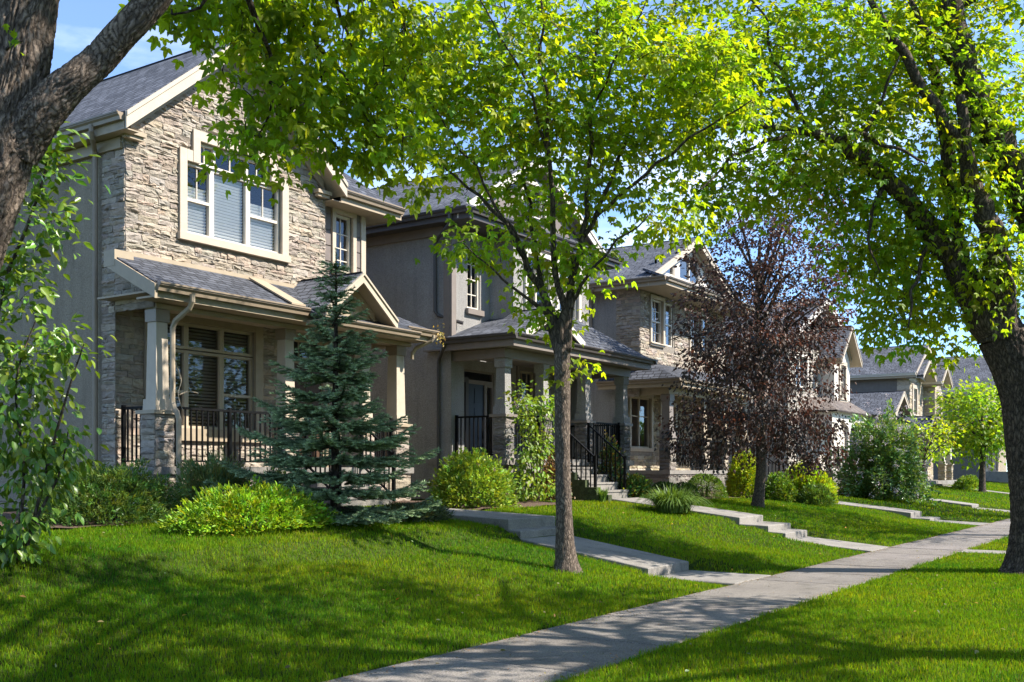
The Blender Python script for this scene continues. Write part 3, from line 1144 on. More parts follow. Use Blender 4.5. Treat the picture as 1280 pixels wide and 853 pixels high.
window(h1, (15.34, 15.0, 0), FX, FY, [(0.58, 1.1, 5.7, 6.88)], bars_v=[(0.84, 5.75, 6.83, 0.018)], bars_h=[(6.2, 0.62, 1.06, 0.018), (6.5, 0.62, 1.06, 0.018), (5.95, 0.62, 1.06, 0.018)], casing=0.1, glass='glass')
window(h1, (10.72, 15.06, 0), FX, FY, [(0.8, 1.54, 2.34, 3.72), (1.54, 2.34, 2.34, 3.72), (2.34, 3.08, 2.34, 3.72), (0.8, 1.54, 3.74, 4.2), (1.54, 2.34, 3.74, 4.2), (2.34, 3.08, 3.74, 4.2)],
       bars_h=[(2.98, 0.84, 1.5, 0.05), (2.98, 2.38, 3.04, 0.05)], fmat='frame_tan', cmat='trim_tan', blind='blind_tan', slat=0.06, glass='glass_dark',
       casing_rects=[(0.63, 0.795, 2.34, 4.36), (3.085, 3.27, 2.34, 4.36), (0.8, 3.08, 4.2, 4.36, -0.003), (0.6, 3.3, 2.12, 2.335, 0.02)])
# front door wall and door
mb = MB()
sheet(mb, (14.62, 15.06, 0), FX, FY, 0, 1.2, 1.6, 4.45, holes=[(0.1, 1.05, 1.66, 3.72), (0.1, 1.05, 3.8, 4.2)])
mb.build('door_wall', M['trim_tan'], h1)
door(h1, (14.62, 15.06, 0), FX, FY, 0.1, 1.05, 1.66, 3.72, 'door_brown')
window(h1, (14.62, 15.06, 0), FX, FY, [(0.1, 1.05, 3.8, 4.2)], bars_v=[(0.42, 3.84, 4.16, 0.02), (0.74, 3.84, 4.16, 0.02)], fmat='frame_tan', casing=0, glass='glass_dark')
# roofs
rf, zr = gable_roof(h1, 10.45, 15.55, 14.33, 27.4, 7.30, 0.83, wall_y=14.7, fh=0.24)
eave(rf, (10.45, 14.36), (10.45, 27.4), (-1, 0, 0), 7.28, 0.28, drop=0.26)
mb = MB()
roof_poly(mb, [(15.42, 14.48, 7.22), (17.45, 14.48, 7.22), (15.55, 16.38, 8.78), (13.62, 16.38, 8.78)])
roof_poly(mb, [(17.45, 14.48, 7.22), (17.45, 27.4, 7.22), (15.55, 25.5, 8.78), (15.55, 16.38, 8.78)])
roof_poly(mb, [(13.62, 16.38, 8.78), (15.55, 16.38, 8.78), (15.55, 25.5, 8.78), (13.62, 25.5, 8.78)])
r2 = mb.build('wing_roof', M['roof_slate'], h1, uvs=True)
eave(r2, (15.58, 14.48), (17.45, 14.48), (0, -1, 0), 7.2, 0.55)
eave(r2, (17.45, 14.5), (17.45, 27.4), (1, 0, 0), 7.193, 0.66)
mb = MB()
mb.box(15.3, 15.62, 14.46, 15.0, 6.945, 6.957)
mb.build('soffit', M['trim_tan'], r2)
mb = MB()     # cornice returns at the gable's feet and frieze under the left eave
for x0, x1 in ((10.6, 11.0), (14.98, 15.36)):
    mb.box(x0, x1, 14.52, 14.655, 7.04, 7.11)
    mb.box(x0 + 0.03, x1 - 0.03, 14.56, 14.656, 6.98, 7.039)
mb.box(10.66, 10.74, 14.75, 27, 6.84, 7.02)
mb.build('cornice', M['trim_tan'], h1)
downspout('downspout', [(10.38, 15.1, 7.2), (10.38, 15.1, 7.02), (10.64, 15.38, 6.86), (10.64, 15.38, 0.95)], M['gutter_brown'], h1, r=0.043)
# porch roof
mb = MB()
roof_poly(mb, [(10.38, 13.5, 4.5), (17.3, 13.5, 4.5), (16.35, 14.72, 5.12), (10.38, 14.72, 5.12)])
roof_poly(mb, [(17.3, 13.5, 4.5), (17.3, 15.3, 4.5), (16.35, 15.3, 5.12), (16.35, 14.72, 5.12)])
roof_poly(mb, [(13.62, 13.16, 4.34), (16.32, 13.16, 4.34), (16.32, 13.6, 4.565), (13.62, 13.6, 4.565)], 0.05)
pr = mb.build('porch_roof', M['roof_slate'], h1, uvs=True)
g = MB()
gutter(g, (10.38, 13.5, 4.48), (13.6, 13.5, 4.48), FY, 0.12)
gutter(g, (13.62, 13.16, 4.33), (16.34, 13.16, 4.33), FY, 0.11)
gutter(g, (16.34, 13.5, 4.48), (17.34, 13.5, 4.48), FY, 0.12)
g.build('gutter', M['gutter_brown'], pr)
s = MB()
s.box(10.42, 17.25, 13.51, 13.55, 4.26, 4.43)
s.box(13.62, 16.33, 13.17, 13.508, 4.2, 4.285)
s.box(10.45, 17.22, 13.56, 15.05, 4.37, 4.40)
s.box(10.40, 17.24, 13.555, 13.98, 4.27, 4.30)
s.prism([(10.34, 13.46, 4.46), (10.34, 13.46, 4.24), (10.34, 14.72, 4.87), (10.34, 14.72, 5.09)], (0.05, 0, 0))
s.box(10.335, 10.69, 14.44, 14.72, 4.84, 5.1)
s.box(10.74, 17.1, 14.655, 14.69, 5.09, 5.16)
s.build('fascia', M['trim_tan'], pr)
mb = MB()
mb.box(10.76, 17.12, 13.985, 14.24, 4.18, 4.38)
mb.box(10.74, 17.14, 13.95, 13.983, 4.18, 4.26)
mb.box(16.85, 17.1, 14.25, 15.05, 4.18, 4.38)
mb.build('porch_beam', M['trim_tan'], h1)
gr, gzr = gable_roof(h1, 13.68, 15.64, 13.1, 14.75, 4.5, 0.78, fh=0.15, name='entry_gable', wall_y=13.45)
mb = MB()
mb.add([(13.8, 13.42, 4.42), (15.52, 13.42, 4.42), (14.66, 13.42, 5.1)], [(0, 1, 2)])
mb.build('gable_panel', M['trim_tan'], gr)
mb = MB()     # flashing where the shed roof dies against the gable
mb.hexa((13.28, 13.52, 4.535), (0.34, 0, 0), (0, 1.1, 0.56), (0, 0, 0.03))
mb.build('flashing', M['trim_tan'], pr)
# slab, piers, rails, steps
mb = MB()
mb.box(10.66, 17.16, 13.9, 15.05, 1.535, 1.655)
mb.build('porch_slab', M['concrete_pale'], h1)
for i, (a, b) in enumerate(((10.70, 11.12), (13.52, 13.92), (15.6, 16.0), (16.62, 17.08))):
    column(h1, a, b, 13.93, 14.33, 1.657, 2.5, 4.178, 'trim_cream', pal=PAL_TAN, seed=40 + 5 * i, shaft=0.60, cap='trim_tan', ccap='gutter_brown')
railing(h1, (11.16, 14.05, 1.66), (13.5, 14.05, 1.66), mid=True, h=0.96)
railing(h1, (10.85, 14.36, 1.66), (10.85, 14.92, 1.66), h=0.96)
railing(h1, (16.02, 14.05, 1.66), (16.6, 14.05, 1.66), h=0.96)
railing(h1, (16.98, 14.36, 1.66), (16.98, 15.0, 1.66), h=0.96)
ye, st = stairs(h1, 14.05, 15.5, 13.95, 1.655, 0.93)
railing(h1, (14.02, 13.9, 1.62), (14.02, ye, 1.0), h=0.9)
railing(h1, (15.53, 13.9, 1.62), (15.53, ye, 1.0), h=0.9)
downspout('downspout', [(11.02, 13.42, 4.38), (11.02, 13.42, 4.2), (10.96, 13.82, 3.95), (10.96, 13.82, 2.62), (10.97, 13.68, 2.48), (10.97, 13.68, 0.85)], M['trim_tan'], h1, r=0.045)
downspout('downspout', [(17.2, 13.42, 4.4), (17.2, 13.42, 4.3), (16.98, 13.78, 4.1), (16.98, 13.8, 3.9)], M['trim_tan'], h1, r=0.04)
mb = MB()     # utility box low on the side wall
mb.box(10.60, 10.74, 16.6, 16.85, 1.15, 1.5)
mb.box(10.63, 10.74, 17.0, 17.12, 1.2, 1.42)
mb.tube([(10.68, 16.72, 1.5), (10.68, 16.72, 2.1)], 0.02)
mb.build('meter_box', M['plastic_grey'], h1)
mb = MB()     # porch light
mb.box(14.42, 14.5, 14.94, 15.03, 3.3, 3.55)
mb.build('wall_lamp', M['black_metal'], h1)


# ================================================================== the grey stucco house beside it
h2 = thing('stucco_house', (22.1, 14.35, 0.9), 'grey stucco two storey house with a dark roofed corner porch and navy door', 'house', 'houses along the street')
GW = lambda u: 7.25 + 0.57 * (3.5 - abs(18.6 + u + 0.44 - 22.1)) - 0.15
mb = MB()
# upper front: recessed left part, projecting bay, right part
O2 = (19.04, 14.35, 0)
sheet(mb, O2, FX, FY, 0, 1.53, 4.3, 7.2, holes=[(0.62, 1.12, 5.35, 6.75)])
sheet(mb, (20.57, 13.67, 0), SX, SY, 0, 0.7, 4.3, 7.2)
sheet(mb, (20.57, 13.67, 0), FX, FY, 0, 3.59, 4.3, 7.2, holes=[(0.55, 1.55, 5.4, 6.8), (2.0, 3.0, 5.4, 6.8)])
sheet(mb, (24.16, 13.67, 0), SX, (1, 0, 0), 0, 0.7, 4.3, 7.2)
sheet(mb, (24.16, 14.35, 0), FX, FY, 0, 1.0, 4.3, 7.2)
# lower front
sheet(mb, (19.04, 14.42, 0), FX, FY, 0, 0.6, 0.6, 4.5)
sheet(mb, (19.64, 14.42, 0), SX, (1, 0, 0), 0, 0.62, 0.6, 4.5)
sheet(mb, (19.64, 15.02, 0), FX, FY, 0, 5.5, 1.7, 4.5, holes=[(0.5, 2.1, 1.88, 4.05), (3.2, 4.7, 2.7, 4.2)])
mb.build('stucco_front', M['stucco_grey'], h2)
body(h2, 19.04, 25.2, 14.35, 26.5, 0.6, 7.2, 'stucco_grey', gable=9.2)
mb = MB()
mb.box(18.99, 19.16, 14.29, 14.36, 4.5, 7.1)
mb.box(18.985, 19.04, 14.36, 14.52, 4.5, 7.1)
mb.box(19.0, 25.2, 14.30, 14.348, 7.0, 7.2)
mb.box(20.52, 24.2, 13.62, 13.668, 6.98, 7.2)
mb.box(20.53, 20.568, 13.669, 14.3, 6.98, 7.2)
mb.box(18.985, 19.038, 14.53, 26.5, 6.95, 7.2)
mb.build('trim_band', M['trim_taupe'], h2)
window(h2, O2, FX, FY, [(0.62, 1.12, 5.35, 6.75)], bars_v=[(0.87, 5.4, 6.7, 0.02)], bars_h=[(5.7, 0.66, 1.08, 0.02), (6.05, 0.66, 1.08, 0.03), (6.4, 0.66, 1.08, 0.02)], fmat='frame_cream', cmat='trim_taupe', casing_rects=[(0.55, 1.19, 5.22, 5.345, 0.03)])
for a in (0.55, 2.0):
    window(h2, (20.57, 13.67, 0), FX, FY, [(a, a + 1.0, 5.4, 6.8)], bars_v=[(a + 0.5, 5.45, 6.75, 0.05)], bars_h=[(6.1, a + 0.05, a + 0.95, 0.03)], fmat='frame_cream', cmat='trim_pale', casing=0.1)
rf, zr = gable_roof(h2, 18.6, 25.6, 13.85, 26.9, 7.40, 0.57, fas='trim_pale', soff='trim_taupe', fh=0.2, wall_y=14.1)
eave(rf, (18.6, 13.52), (18.6, 26.9), (-1, 0, 0), 7.38, 0.42, mats=('trim_dark', 'trim_dark'))
eave(rf, (25.6, 13.52), (25.6, 26.9), (1, 0, 0), 7.38, 0.42, mats=('trim_dark', 'trim_dark'))
mb = MB()
roof_poly(mb, [(18.6, 13.5, 7.38), (25.6, 13.5, 7.38), (25.3, 14.1, 7.72), (18.9, 14.1, 7.72)])
roof_poly(mb, [(18.6, 13.5, 7.38), (18.9, 14.1, 7.72), (18.6, 14.1, 7.42)])
pn = mb.build('pent_roof', M['roof_slate'], h2, uvs=True)
eave(pn, (18.6, 13.5), (25.6, 13.5), (0, -1, 0), 7.36, 0.83, mats=('trim_dark', 'trim_dark'))
mb = MB()
sheet(mb, (18.85, 14.1, 0), FX, FY, 0, 6.5, 7.5, 9.3, top=lambda u: 7.28 + 0.57 * (3.5 - abs(18.85 + u - 22.1)), brk=(3.25,), holes=[(2.75, 3.75, 7.9, 8.7)])
mb.build('gable_panel', M['siding_brown'], h2)
window(h2, (18.85, 14.1, 0), FX, FY, [(2.75, 3.75, 7.9, 8.7)], bars_v=[(3.25, 7.9, 8.7, 0.05)], cmat='trim_pale', casing=0.1)
downspout('downspout', [(18.53, 14.0, 7.25), (18.53, 14.0, 7.05), (18.97, 14.75, 6.82), (18.97, 14.75, 5.15), (19.3, 14.2, 4.95)], M['trim_dark'], h2, r=0.042)
downspout('downspout', [(18.72, 14.3, 4.5), (18.72, 14.3, 4.38), (18.97, 14.65, 4.1), (18.97, 14.65, 0.9)], M['trim_dark'], h2, r=0.042)
# porch
PZ = 4.55
mb = MB()
roof_poly(mb, [(18.75, 12.45, PZ), (25.45, 12.45, PZ), (22.9, 13.69, PZ + 1.05), (21.7, 13.69, PZ + 1.05)])
roof_poly(mb, [(18.75, 12.45, PZ), (21.7, 13.69, PZ + 1.05), (21.7, 14.36, PZ + 1.05), (18.75, 14.36, PZ)])
roof_poly(mb, [(25.45, 12.45, PZ), (22.9, 13.69, PZ + 1.05), (22.9, 14.36, PZ + 1.05), (25.45, 14.36, PZ)])
pr = mb.build('porch_roof', M['roof_slate'], h2, uvs=True)
g = MB()
gutter(g, (18.75, 12.45, PZ - 0.01), (25.45, 12.45, PZ - 0.01), (0, -1, 0), 0.115)
gutter(g, (18.75, 12.34, PZ - 0.012), (18.75, 14.35, PZ - 0.012), (-1, 0, 0), 0.115)
gutter(g, (25.45, 12.34, PZ - 0.012), (25.45, 14.35, PZ - 0.012), (1, 0, 0), 0.115)
g.build('gutter', M['trim_dark'], pr)
s = MB()
s.box(18.78, 25.42, 12.47, 12.5, PZ - 0.27, PZ - 0.05)
s.box(18.78, 18.81, 12.5, 14.34, PZ - 0.27, PZ - 0.05)
s.box(25.39, 25.42, 12.5, 14.34, PZ - 0.27, PZ - 0.05)
s.box(18.81, 25.39, 12.5, 14.98, PZ - 0.25, PZ - 0.22)
s.build('fascia', M['trim_taupe'], pr)
mb = MB()
mb.box(19.1, 25.1, 12.92, 13.14, 4.08, PZ - 0.26)
mb.box(19.12, 19.34, 13.15, 14.4, 4.08, PZ - 0.26)
mb.box(24.86, 25.08, 13.15, 14.9, 4.08, PZ - 0.26)
mb.build('porch_beam', M['trim_taupe'], h2)
gr, _ = gable_roof(h2, 19.3, 21.9, 12.52, 13.68, 4.68, 0.5, fas='trim_pale', soff='trim_taupe', fh=0.16, wall_y=12.95, name='entry_gable', crown=False)
mb = MB()
mb.add([(19.45, 12.85, 4.6), (21.75, 12.85, 4.6), (20.6, 12.85, 5.17)], [(0, 1, 2)])
mb.build('gable_panel', M['trim_taupe'], gr)
mb = MB()
mb.box(19.02, 25.2, 12.86, 15.0, 1.72, 1.86)
mb.box(19.1, 25.1, 12.95, 14.9, 0.5, 1.718)
mb.build('porch_slab', M['concrete_pale'], h2)
for i, (a, b) in enumerate(((19.1, 19.5), (20.72, 21.1), (22.68, 23.08), (24.7, 25.1))):
    column(h2, a, b, 12.9, 13.28, 1.862, 2.78, 4.078, 'stucco_grey', pal=PAL_GREY, seed=80 + 5 * i, shaft=0.66, cap='trim_taupe')
railing(h2, (19.3, 13.3, 1.86), (19.3, 14.38, 1.86), h=0.95)
railing(h2, (19.52, 13.05, 1.86), (20.7, 13.05, 1.86), h=0.95)
railing(h2, (23.1, 13.05, 1.86), (24.68, 13.05, 1.86), h=0.95)
railing(h2, (24.95, 13.3, 1.86), (24.95, 14.9, 1.86), h=0.95)
ye, st = stairs(h2, 21.2, 22.6, 12.86, 1.86, 0.95)
railing(h2, (21.16, 12.8, 1.8), (21.16, ye + 0.1, 0.97), h=0.92)
railing(h2, (22.62, 12.8, 1.8), (22.62, ye + 0.1, 0.97), h=0.92)
mb = MB()     # mossy stepped cheek wall beside the stairs
for k in range(5):
    mb.box(20.96, 21.13, 12.85 - 0.3 * (k + 1), 12.85 - 0.3 * k - 0.002, 0.6, 1.72 - 0.17 * k)
mb.build('cheek_wall', M['moss'], h2)
O3 = (19.64, 15.02, 0)
door(h2, O3, FX, FY, 0.85, 1.72, 1.88, 3.72, 'door_navy')
window(h2, O3, FX, FY, [(0.5, 0.8, 1.88, 3.72), (1.77, 2.1, 1.88, 3.72), (0.5, 2.1, 3.76, 4.05)], bars_v=[(0.825, 1.88, 3.74, 0.05), (1.745, 1.88, 3.74, 0.05)], bars_h=[(3.74, 0.5, 2.1, 0.05)], fmat='trim_taupe', cmat='trim_dark', casing=0.12, sill=False, glass='glass_dark')
window(h2, O3, FX, FY, [(3.2, 3.95, 2.7, 4.2), (3.95, 4.7, 2.7, 4.2)], bars_v=[(3.45, 2.75, 4.15, 0.02), (3.7, 2.75, 4.15, 0.02), (4.2, 2.75, 4.15, 0.02), (4.45, 2.75, 4.15, 0.02)], bars_h=[(3.08, 3.25, 4.65, 0.02), (3.45, 3.25, 4.65, 0.02), (3.82, 3.25, 4.65, 0.02)], fmat='frame_tan', cmat='trim_taupe', casing=0.12, glass='glass_dark')

# ================================================================== third house, stone corner and stucco
h3 = thing('corner_stone_house', (31.6, 14.25, 0.9), 'house with stone front corner and gable window behind the plum tree', 'house', 'houses along the street')
stone_face(h3, [
    dict(O=(28.3, 14.25, 0), U=FX, N=FY, u=(0, 6.6), v=(4.2, 7.1), holes=[(0.72, 2.3, 5.5, 6.85), (3.6, 5.2, 5.5, 6.85)], clear=[(0.6, 2.42, 5.38, 6.97), (3.48, 5.32, 5.38, 6.97)], seed=21),
    dict(O=(28.3, 14.25, 0), U=SX, N=SY, u=(0, 0.8), v=(3.8, 7.1), seed=22),
    dict(O=(28.3, 15.0, 0), U=FX, N=FY, u=(0, 6.6), v=(1.5, 4.3), holes=[(0.8, 2.2, 2.3, 3.9), (3.0, 4.0, 1.62, 3.7)], clear=[(0.65, 2.35, 2.15, 4.05), (2.85, 4.15, 1.5, 3.85)], seed=23, pal=PAL_GOLD),
    dict(O=(28.3, 13.3, 0), U=FX, N=FY, u=(0, 6.3), v=(0.5, 1.48), clear=[(4.6, 6.2, 0, 2)], seed=24, pal=PAL_GREY, rows=(0.12, 0.22)),
    dict(O=(28.3, 13.3, 0), U=SX, N=SY, u=(0, 1.8), v=(0.5, 1.48), seed=25, pal=PAL_GREY),
], PAL_TAN)
body(h3, 28.32, 34.9, 14.3, 26.5, 0.6, 7.1, 'stucco_grey', gable=8.7, left_from=15.05)
window(h3, (28.3, 14.25, 0), FX, FY, [(0.72, 1.5, 5.5, 6.85), (1.5, 2.3, 5.5, 6.85)], bars_v=[(1.12, 5.55, 6.8, 0.02), (1.9, 5.55, 6.8, 0.02)], bars_h=[(5.85, 0.77, 2.25, 0.02), (6.18, 0.77, 2.25, 0.04), (6.5, 0.77, 2.25, 0.02)], casing=0.11)
window(h3, (28.3, 14.25, 0), FX, FY, [(3.6, 4.4, 5.5, 6.85), (4.4, 5.2, 5.5, 6.85)], bars_v=[(4.0, 5.55, 6.8, 0.02), (4.8, 5.55, 6.8, 0.02)], bars_h=[(6.18, 3.65, 5.15, 0.04)], casing=0.11)
window(h3, (28.3, 15.0, 0), FX, FY, [(0.8, 2.2, 2.3, 3.9)], bars_v=[(1.5, 2.35, 3.85, 0.05)], bars_h=[(3.3, 0.85, 2.15, 0.03)], casing=0.13, fmat='frame_tan', glass='glass_dark')
door(h3, (28.3, 15.0, 0), FX, FY, 3.0, 4.0, 1.62, 3.7, 'door_brown')
mb = MB()
for a, b, c, d in ((2.86, 2.995, 1.62, 3.84), (4.005, 4.14, 1.62, 3.84), (3.0, 4.0, 3.705, 3.84)):
    lbox(mb, (28.3, 15.0, 0), FX, FY, a, b, c, d, 0.0, 0.06)
mb.build('door_casing', M['trim_cream'], h3)
rf, zr = gable_roof(h3, 27.9, 35.3, 13.8, 26.9, 7.28, 0.5, fas='trim_cream', fh=0.2, wall_y=14.1)
eave(rf, (27.9, 13.2), (27.9, 26.9), (-1, 0, 0), 7.26, 0.4)
mb = MB()
roof_poly(mb, [(27.9, 13.2, 7.26), (35.3, 13.2, 7.26), (35.0, 14.1, 7.62), (28.2, 14.1, 7.62)])
pn = mb.build('pent_roof', M['roof_slate'], h3, uvs=True)
eave(pn, (27.9, 13.2), (35.3, 13.2), (0, -1, 0), 7.24, 1.0)
mb = MB()
sheet(mb, (28.2, 14.1, 0), FX, FY, 0, 6.8, 7.4, 9.2, top=lambda u: 7.16 + 0.5 * (3.7 - abs(28.2 + u - 31.6)), brk=(3.4,), holes=[(1.0, 2.2, 7.7, 8.1), (2.6, 4.2, 7.7, 8.6)])
mb.build('gable_panel', M['trim_pale'], h3)
window(h3, (28.2, 14.1, 0), FX, FY, [(1.0, 2.2, 7.7, 8.1), (2.6, 4.2, 7.7, 8.6)], bars_v=[(1.6, 7.7, 8.1, 0.05), (3.4, 7.7, 8.6, 0.05)], casing=0)
downspout('downspout', [(27.83, 15.6, 7.1), (28.26, 15.9, 6.8), (28.26, 15.9, 4.3)], M['gutter_brown'], h3)
mb = MB()
roof_poly(mb, [(27.95, 12.85, 4.3), (34.9, 12.85, 4.3), (34.9, 14.27, 4.9), (28.6, 14.27, 4.9)])
roof_poly(mb, [(27.95, 12.85, 4.3), (28.6, 14.27, 4.9), (28.3, 15.5, 4.62), (27.95, 15.5, 4.3)])
pr = mb.build('porch_roof', M['roof_slate'], h3, uvs=True)
eave(pr, (27.95, 12.85), (34.95, 12.85), (0, -1, 0), 4.28, 1.3)
eave(pr, (27.95, 12.75), (27.95, 15.5), (-1, 0, 0), 4.275, 0.3)
mb = MB()
mb.box(28.35, 34.6, 13.32, 13.55, 3.86, 4.1)
mb.box(28.36, 28.58, 13.56, 15.0, 3.86, 4.1)
mb.build('porch_beam', M['trim_tan'], h3)
mb = MB()
mb.box(28.25, 34.7, 13.25, 15.0, 1.482, 1.6)
mb.build('porch_slab', M['concrete_pale'], h3)
for i, (a, b) in enumerate(((28.35, 28.8), (30.9, 31.3), (32.55, 32.95), (34.35, 34.75))):
    column(h3, a, b, 13.28, 13.68, 1.602, 2.55, 3.858, 'trim_taupe' if i == 0 else 'trim_tan', pal=PAL_GREY if i == 0 else PAL_TAN, seed=120 + 5 * i)
railing(h3, (28.82, 13.42, 1.6), (30.88, 13.42, 1.6), h=0.94)
railing(h3, (31.32, 13.42, 1.6), (32.53, 13.42, 1.6), h=0.94)
ye, st = stairs(h3, 33.0, 34.3, 13.25, 1.6, 0.78)
railing(h3, (32.98, 13.2, 1.55), (32.98, ye, 0.82), h=0.92)
railing(h3, (34.32, 13.2, 1.55), (34.32, ye, 0.82), h=0.92)

# ================================================================== fourth house, arched porch
h4 = thing('arched_porch_house', (43.5, 14.0, 0.9), 'pale house with a narrow steep gabled bay over an arched porch with brown shingles', 'house', 'houses along the street')
body(h4, 39.5, 47.2, 13.6, 26, 0.6, 6.6, 'stucco_light', gable=8.6)
stone_face(h4, [
    dict(O=(39.5, 13.58, 0), U=FX, N=FY, u=(0, 4.0), v=(0.6, 6.6), holes=[(0.8, 2.0, 1.9, 3.4), (0.8, 2.2, 4.9, 6.1)], clear=[(0.65, 2.15, 1.75, 3.55), (0.65, 2.35, 4.75, 6.25)], seed=31),
    dict(O=(39.48, 13.6, 0), U=SX, N=SY, u=(0, 0.5), v=(0.6, 6.6), seed=32),
], [(0.46, 0.41, 0.35), (0.42, 0.38, 0.33), (0.5, 0.45, 0.39), (0.4, 0.36, 0.3)])
window(h4, (39.5, 13.58, 0), FX, FY, [(0.8, 2.0, 1.9, 3.4)], bars_v=[(1.4, 1.95, 3.35, 0.05)], bars_h=[(2.7, 0.85, 1.95, 0.03)], casing=0.13, cmat='trim_pale')
window(h4, (39.5, 13.58, 0), FX, FY, [(0.8, 2.2, 4.9, 6.1)], bars_v=[(1.5, 4.95, 6.05, 0.05)], casing=0.13, cmat='trim_pale')
rf, zr = gable_roof(h4, 39.1, 47.6, 13.2, 26.4, 6.8, 0.45, fas='trim_pale', wall_y=13.58)
eave(rf, (39.1, 13.2), (39.1, 26.4), (-1, 0, 0), 6.78, 0.4)
# steep bay
mb = MB()
sheet(mb, (43.4, 12.95, 0), FX, FY, 0, 2.2, 4.0, 7.6, holes=[(0.75, 1.45, 4.6, 6.0)], top=lambda u: 6.05 + 1.05 * (1.35 - abs(u - 1.1)), brk=(1.1,))
sheet(mb, (43.4, 12.95, 0), SX, SY, 0, 1.0, 4.0, 6.2)
sheet(mb, (45.6, 12.95, 0), SX, (1, 0, 0), 0, 1.0, 4.0, 6.2)
sheet(mb, (43.5, 13.58, 0), FX, FY, 0, 3.7, 0.6, 6.6, holes=[(0.9, 1.9, 1.65, 3.7)])
mb.build('stucco_bay', M['trim_pale'], h4)
gr, gzr = gable_roof(h4, 43.05, 45.95, 12.55, 17.5, 6.2, 1.0, fas='trim_cream', wall_y=12.95, name='bay_roof', fh=0.16)
eave(gr, (43.05, 12.55), (43.05, 14.6), (-1, 0, 0), 6.18, 0.3)
window(h4, (43.4, 12.95, 0), FX, FY, [(0.75, 1.45, 4.6, 6.0)], bars_v=[(1.1, 4.65, 5.95, 0.03)], bars_h=[(5.3, 0.8, 1.4, 0.03)], casing=0.16, cmat='trim_cream')
door(h4, (43.5, 13.58, 0), FX, FY, 0.9, 1.9, 1.65, 3.7, 'door_brown')
# arched porch
mb = MB()
roof_poly(mb, [(40.9, 12.1, 3.95), (45.9, 12.1, 3.95), (45.7, 13.0, 4.55), (42.0, 13.0, 4.55)])
roof_poly(mb, [(40.9, 12.1, 3.95), (42.0, 13.0, 4.55), (42.0, 13.62, 4.55), (40.9, 13.62, 3.95)])
pr = mb.build('porch_roof', M['roof_brown'], h4, uvs=True)


def arch(mb, O, U, Nn, u0, u1, zs, rise, ztop, depth):
    k = 12
    O, U, Nn = Vector(O), Vector(U), Vector(Nn)
    lo = []
    for i in range(k + 1):
        f = i / k
        lo.append((u0 + (u1 - u0) * f, zs + rise * math.sin(math.pi * f)))
    for (ua, za), (ub, zb) in zip(lo, lo[1:]):
        p = [O + U * ua + Z3 * za, O + U * ub + Z3 * zb, O + U * ub + Z3 * ztop, O + U * ua + Z3 * ztop]
        mb.prism(p, -Nn * depth)


mb = MB()
arch(mb, (41.1, 12.35, 0), FX, FY, 0.25, 2.25, 3.3, 0.3, 3.88, 0.2)
arch(mb, (41.1, 12.35, 0), FX, FY, 2.5, 4.4, 3.3, 0.3, 3.88, 0.2)
arch(mb, (41.1, 12.35, 0), SX, SY, 0.25, 1.2, 3.3, 0.3, 3.88, 0.2)
mb.box(41.1, 41.35, 12.35, 12.6, 3.2, 3.88)
mb.box(43.35, 43.6, 12.35, 12.55, 3.2, 3.88)
mb.box(45.5, 45.75, 12.35, 12.55, 3.2, 3.88)
mb.box(41.0, 45.8, 12.2, 13.5, 3.885, 3.91)
mb.build('porch_arch', M['trim_pale'], h4)
for x in (41.22, 43.47, 45.62):
    mb = MB()
    mb.tube([(x, 12.46, 1.6), (x, 12.46, 1.7), (x, 12.46, 1.72), (x, 12.46, 3.05), (x, 12.46, 3.08), (x, 12.46, 3.2)], [0.15, 0.15, 0.11, 0.095, 0.13, 0.14], n=14)
    mb.build('column', M['trim_pale'], h4)
mb = MB()
mb.box(41.05, 45.8, 12.3, 13.57, 0.5, 1.6)
mb.build('porch_slab', M['concrete_pale'], h4)
railing(h4, (41.2, 12.46, 1.6), (42.3, 12.46, 1.6), h=0.92)
railing(h4, (43.9, 12.46, 1.6), (45.6, 12.46, 1.6), h=0.92)
ye, st = stairs(h4, 42.4, 43.8, 12.3, 1.6, 0.78)
railing(h4, (42.36, 12.3, 1.55), (42.36, ye, 0.8), h=0.92)
railing(h4, (43.84, 12.3, 1.55), (43.84, ye, 0.8), h=0.92)

# ================================================================== fifth house, twin gables of golden stone
h5 = thing('twin_gable_house', (61.0, 13.4, 0.8), 'golden stone house with two small front gables one behind the other, far down the street', 'house', 'houses along the street')
body(h5, 58.2, 63.9, 13.4, 26, 0.5, 6.6, 'siding_grey', gable=8.3, left_from=14.0)
FAR = dict(rows=(0.14, 0.3), lens=(0.3, 0.7))
stone_face(h5, [
    dict(O=(58.2, 13.38, 0), U=SX, N=SY, u=(0, 0.65), v=(0.5, 6.6), seed=51, **FAR),
    dict(O=(58.2, 13.38, 0), U=FX, N=FY, u=(0, 2.2), v=(0.5, 7.2), top=lambda u: 6.5 + 0.8 * (1.2 - abs(u - 1.1)), brk=(1.1,), holes=[(0.7, 1.5, 4.6, 6.0), (0.7, 1.5, 1.8, 3.2)], clear=[(0.5, 1.7, 4.4, 6.2), (0.5, 1.7, 1.6, 3.4)], seed=52, **FAR),
    dict(O=(60.4, 13.4, 0), U=FX, N=FY, u=(0, 3.5), v=(0.5, 6.6), holes=[(0.4, 1.3, 1.2, 3.2)], clear=[(0.3, 1.4, 1.1, 3.3)], seed=53, **FAR),
    dict(O=(61.5, 12.8, 0), U=FX, N=FY, u=(0, 2.0), v=(3.6, 7.2), top=lambda u: 6.3 + 0.8 * (1.2 - abs(u - 1.0)), brk=(1.0,), holes=[(0.6, 1.4, 4.5, 5.8)], clear=[(0.45, 1.55, 4.35, 5.95)], seed=54, **FAR),
    dict(O=(61.5, 12.8, 0), U=SX, N=SY, u=(0, 0.6), v=(3.6, 6.4), seed=55, **FAR),
], PAL_GOLD)
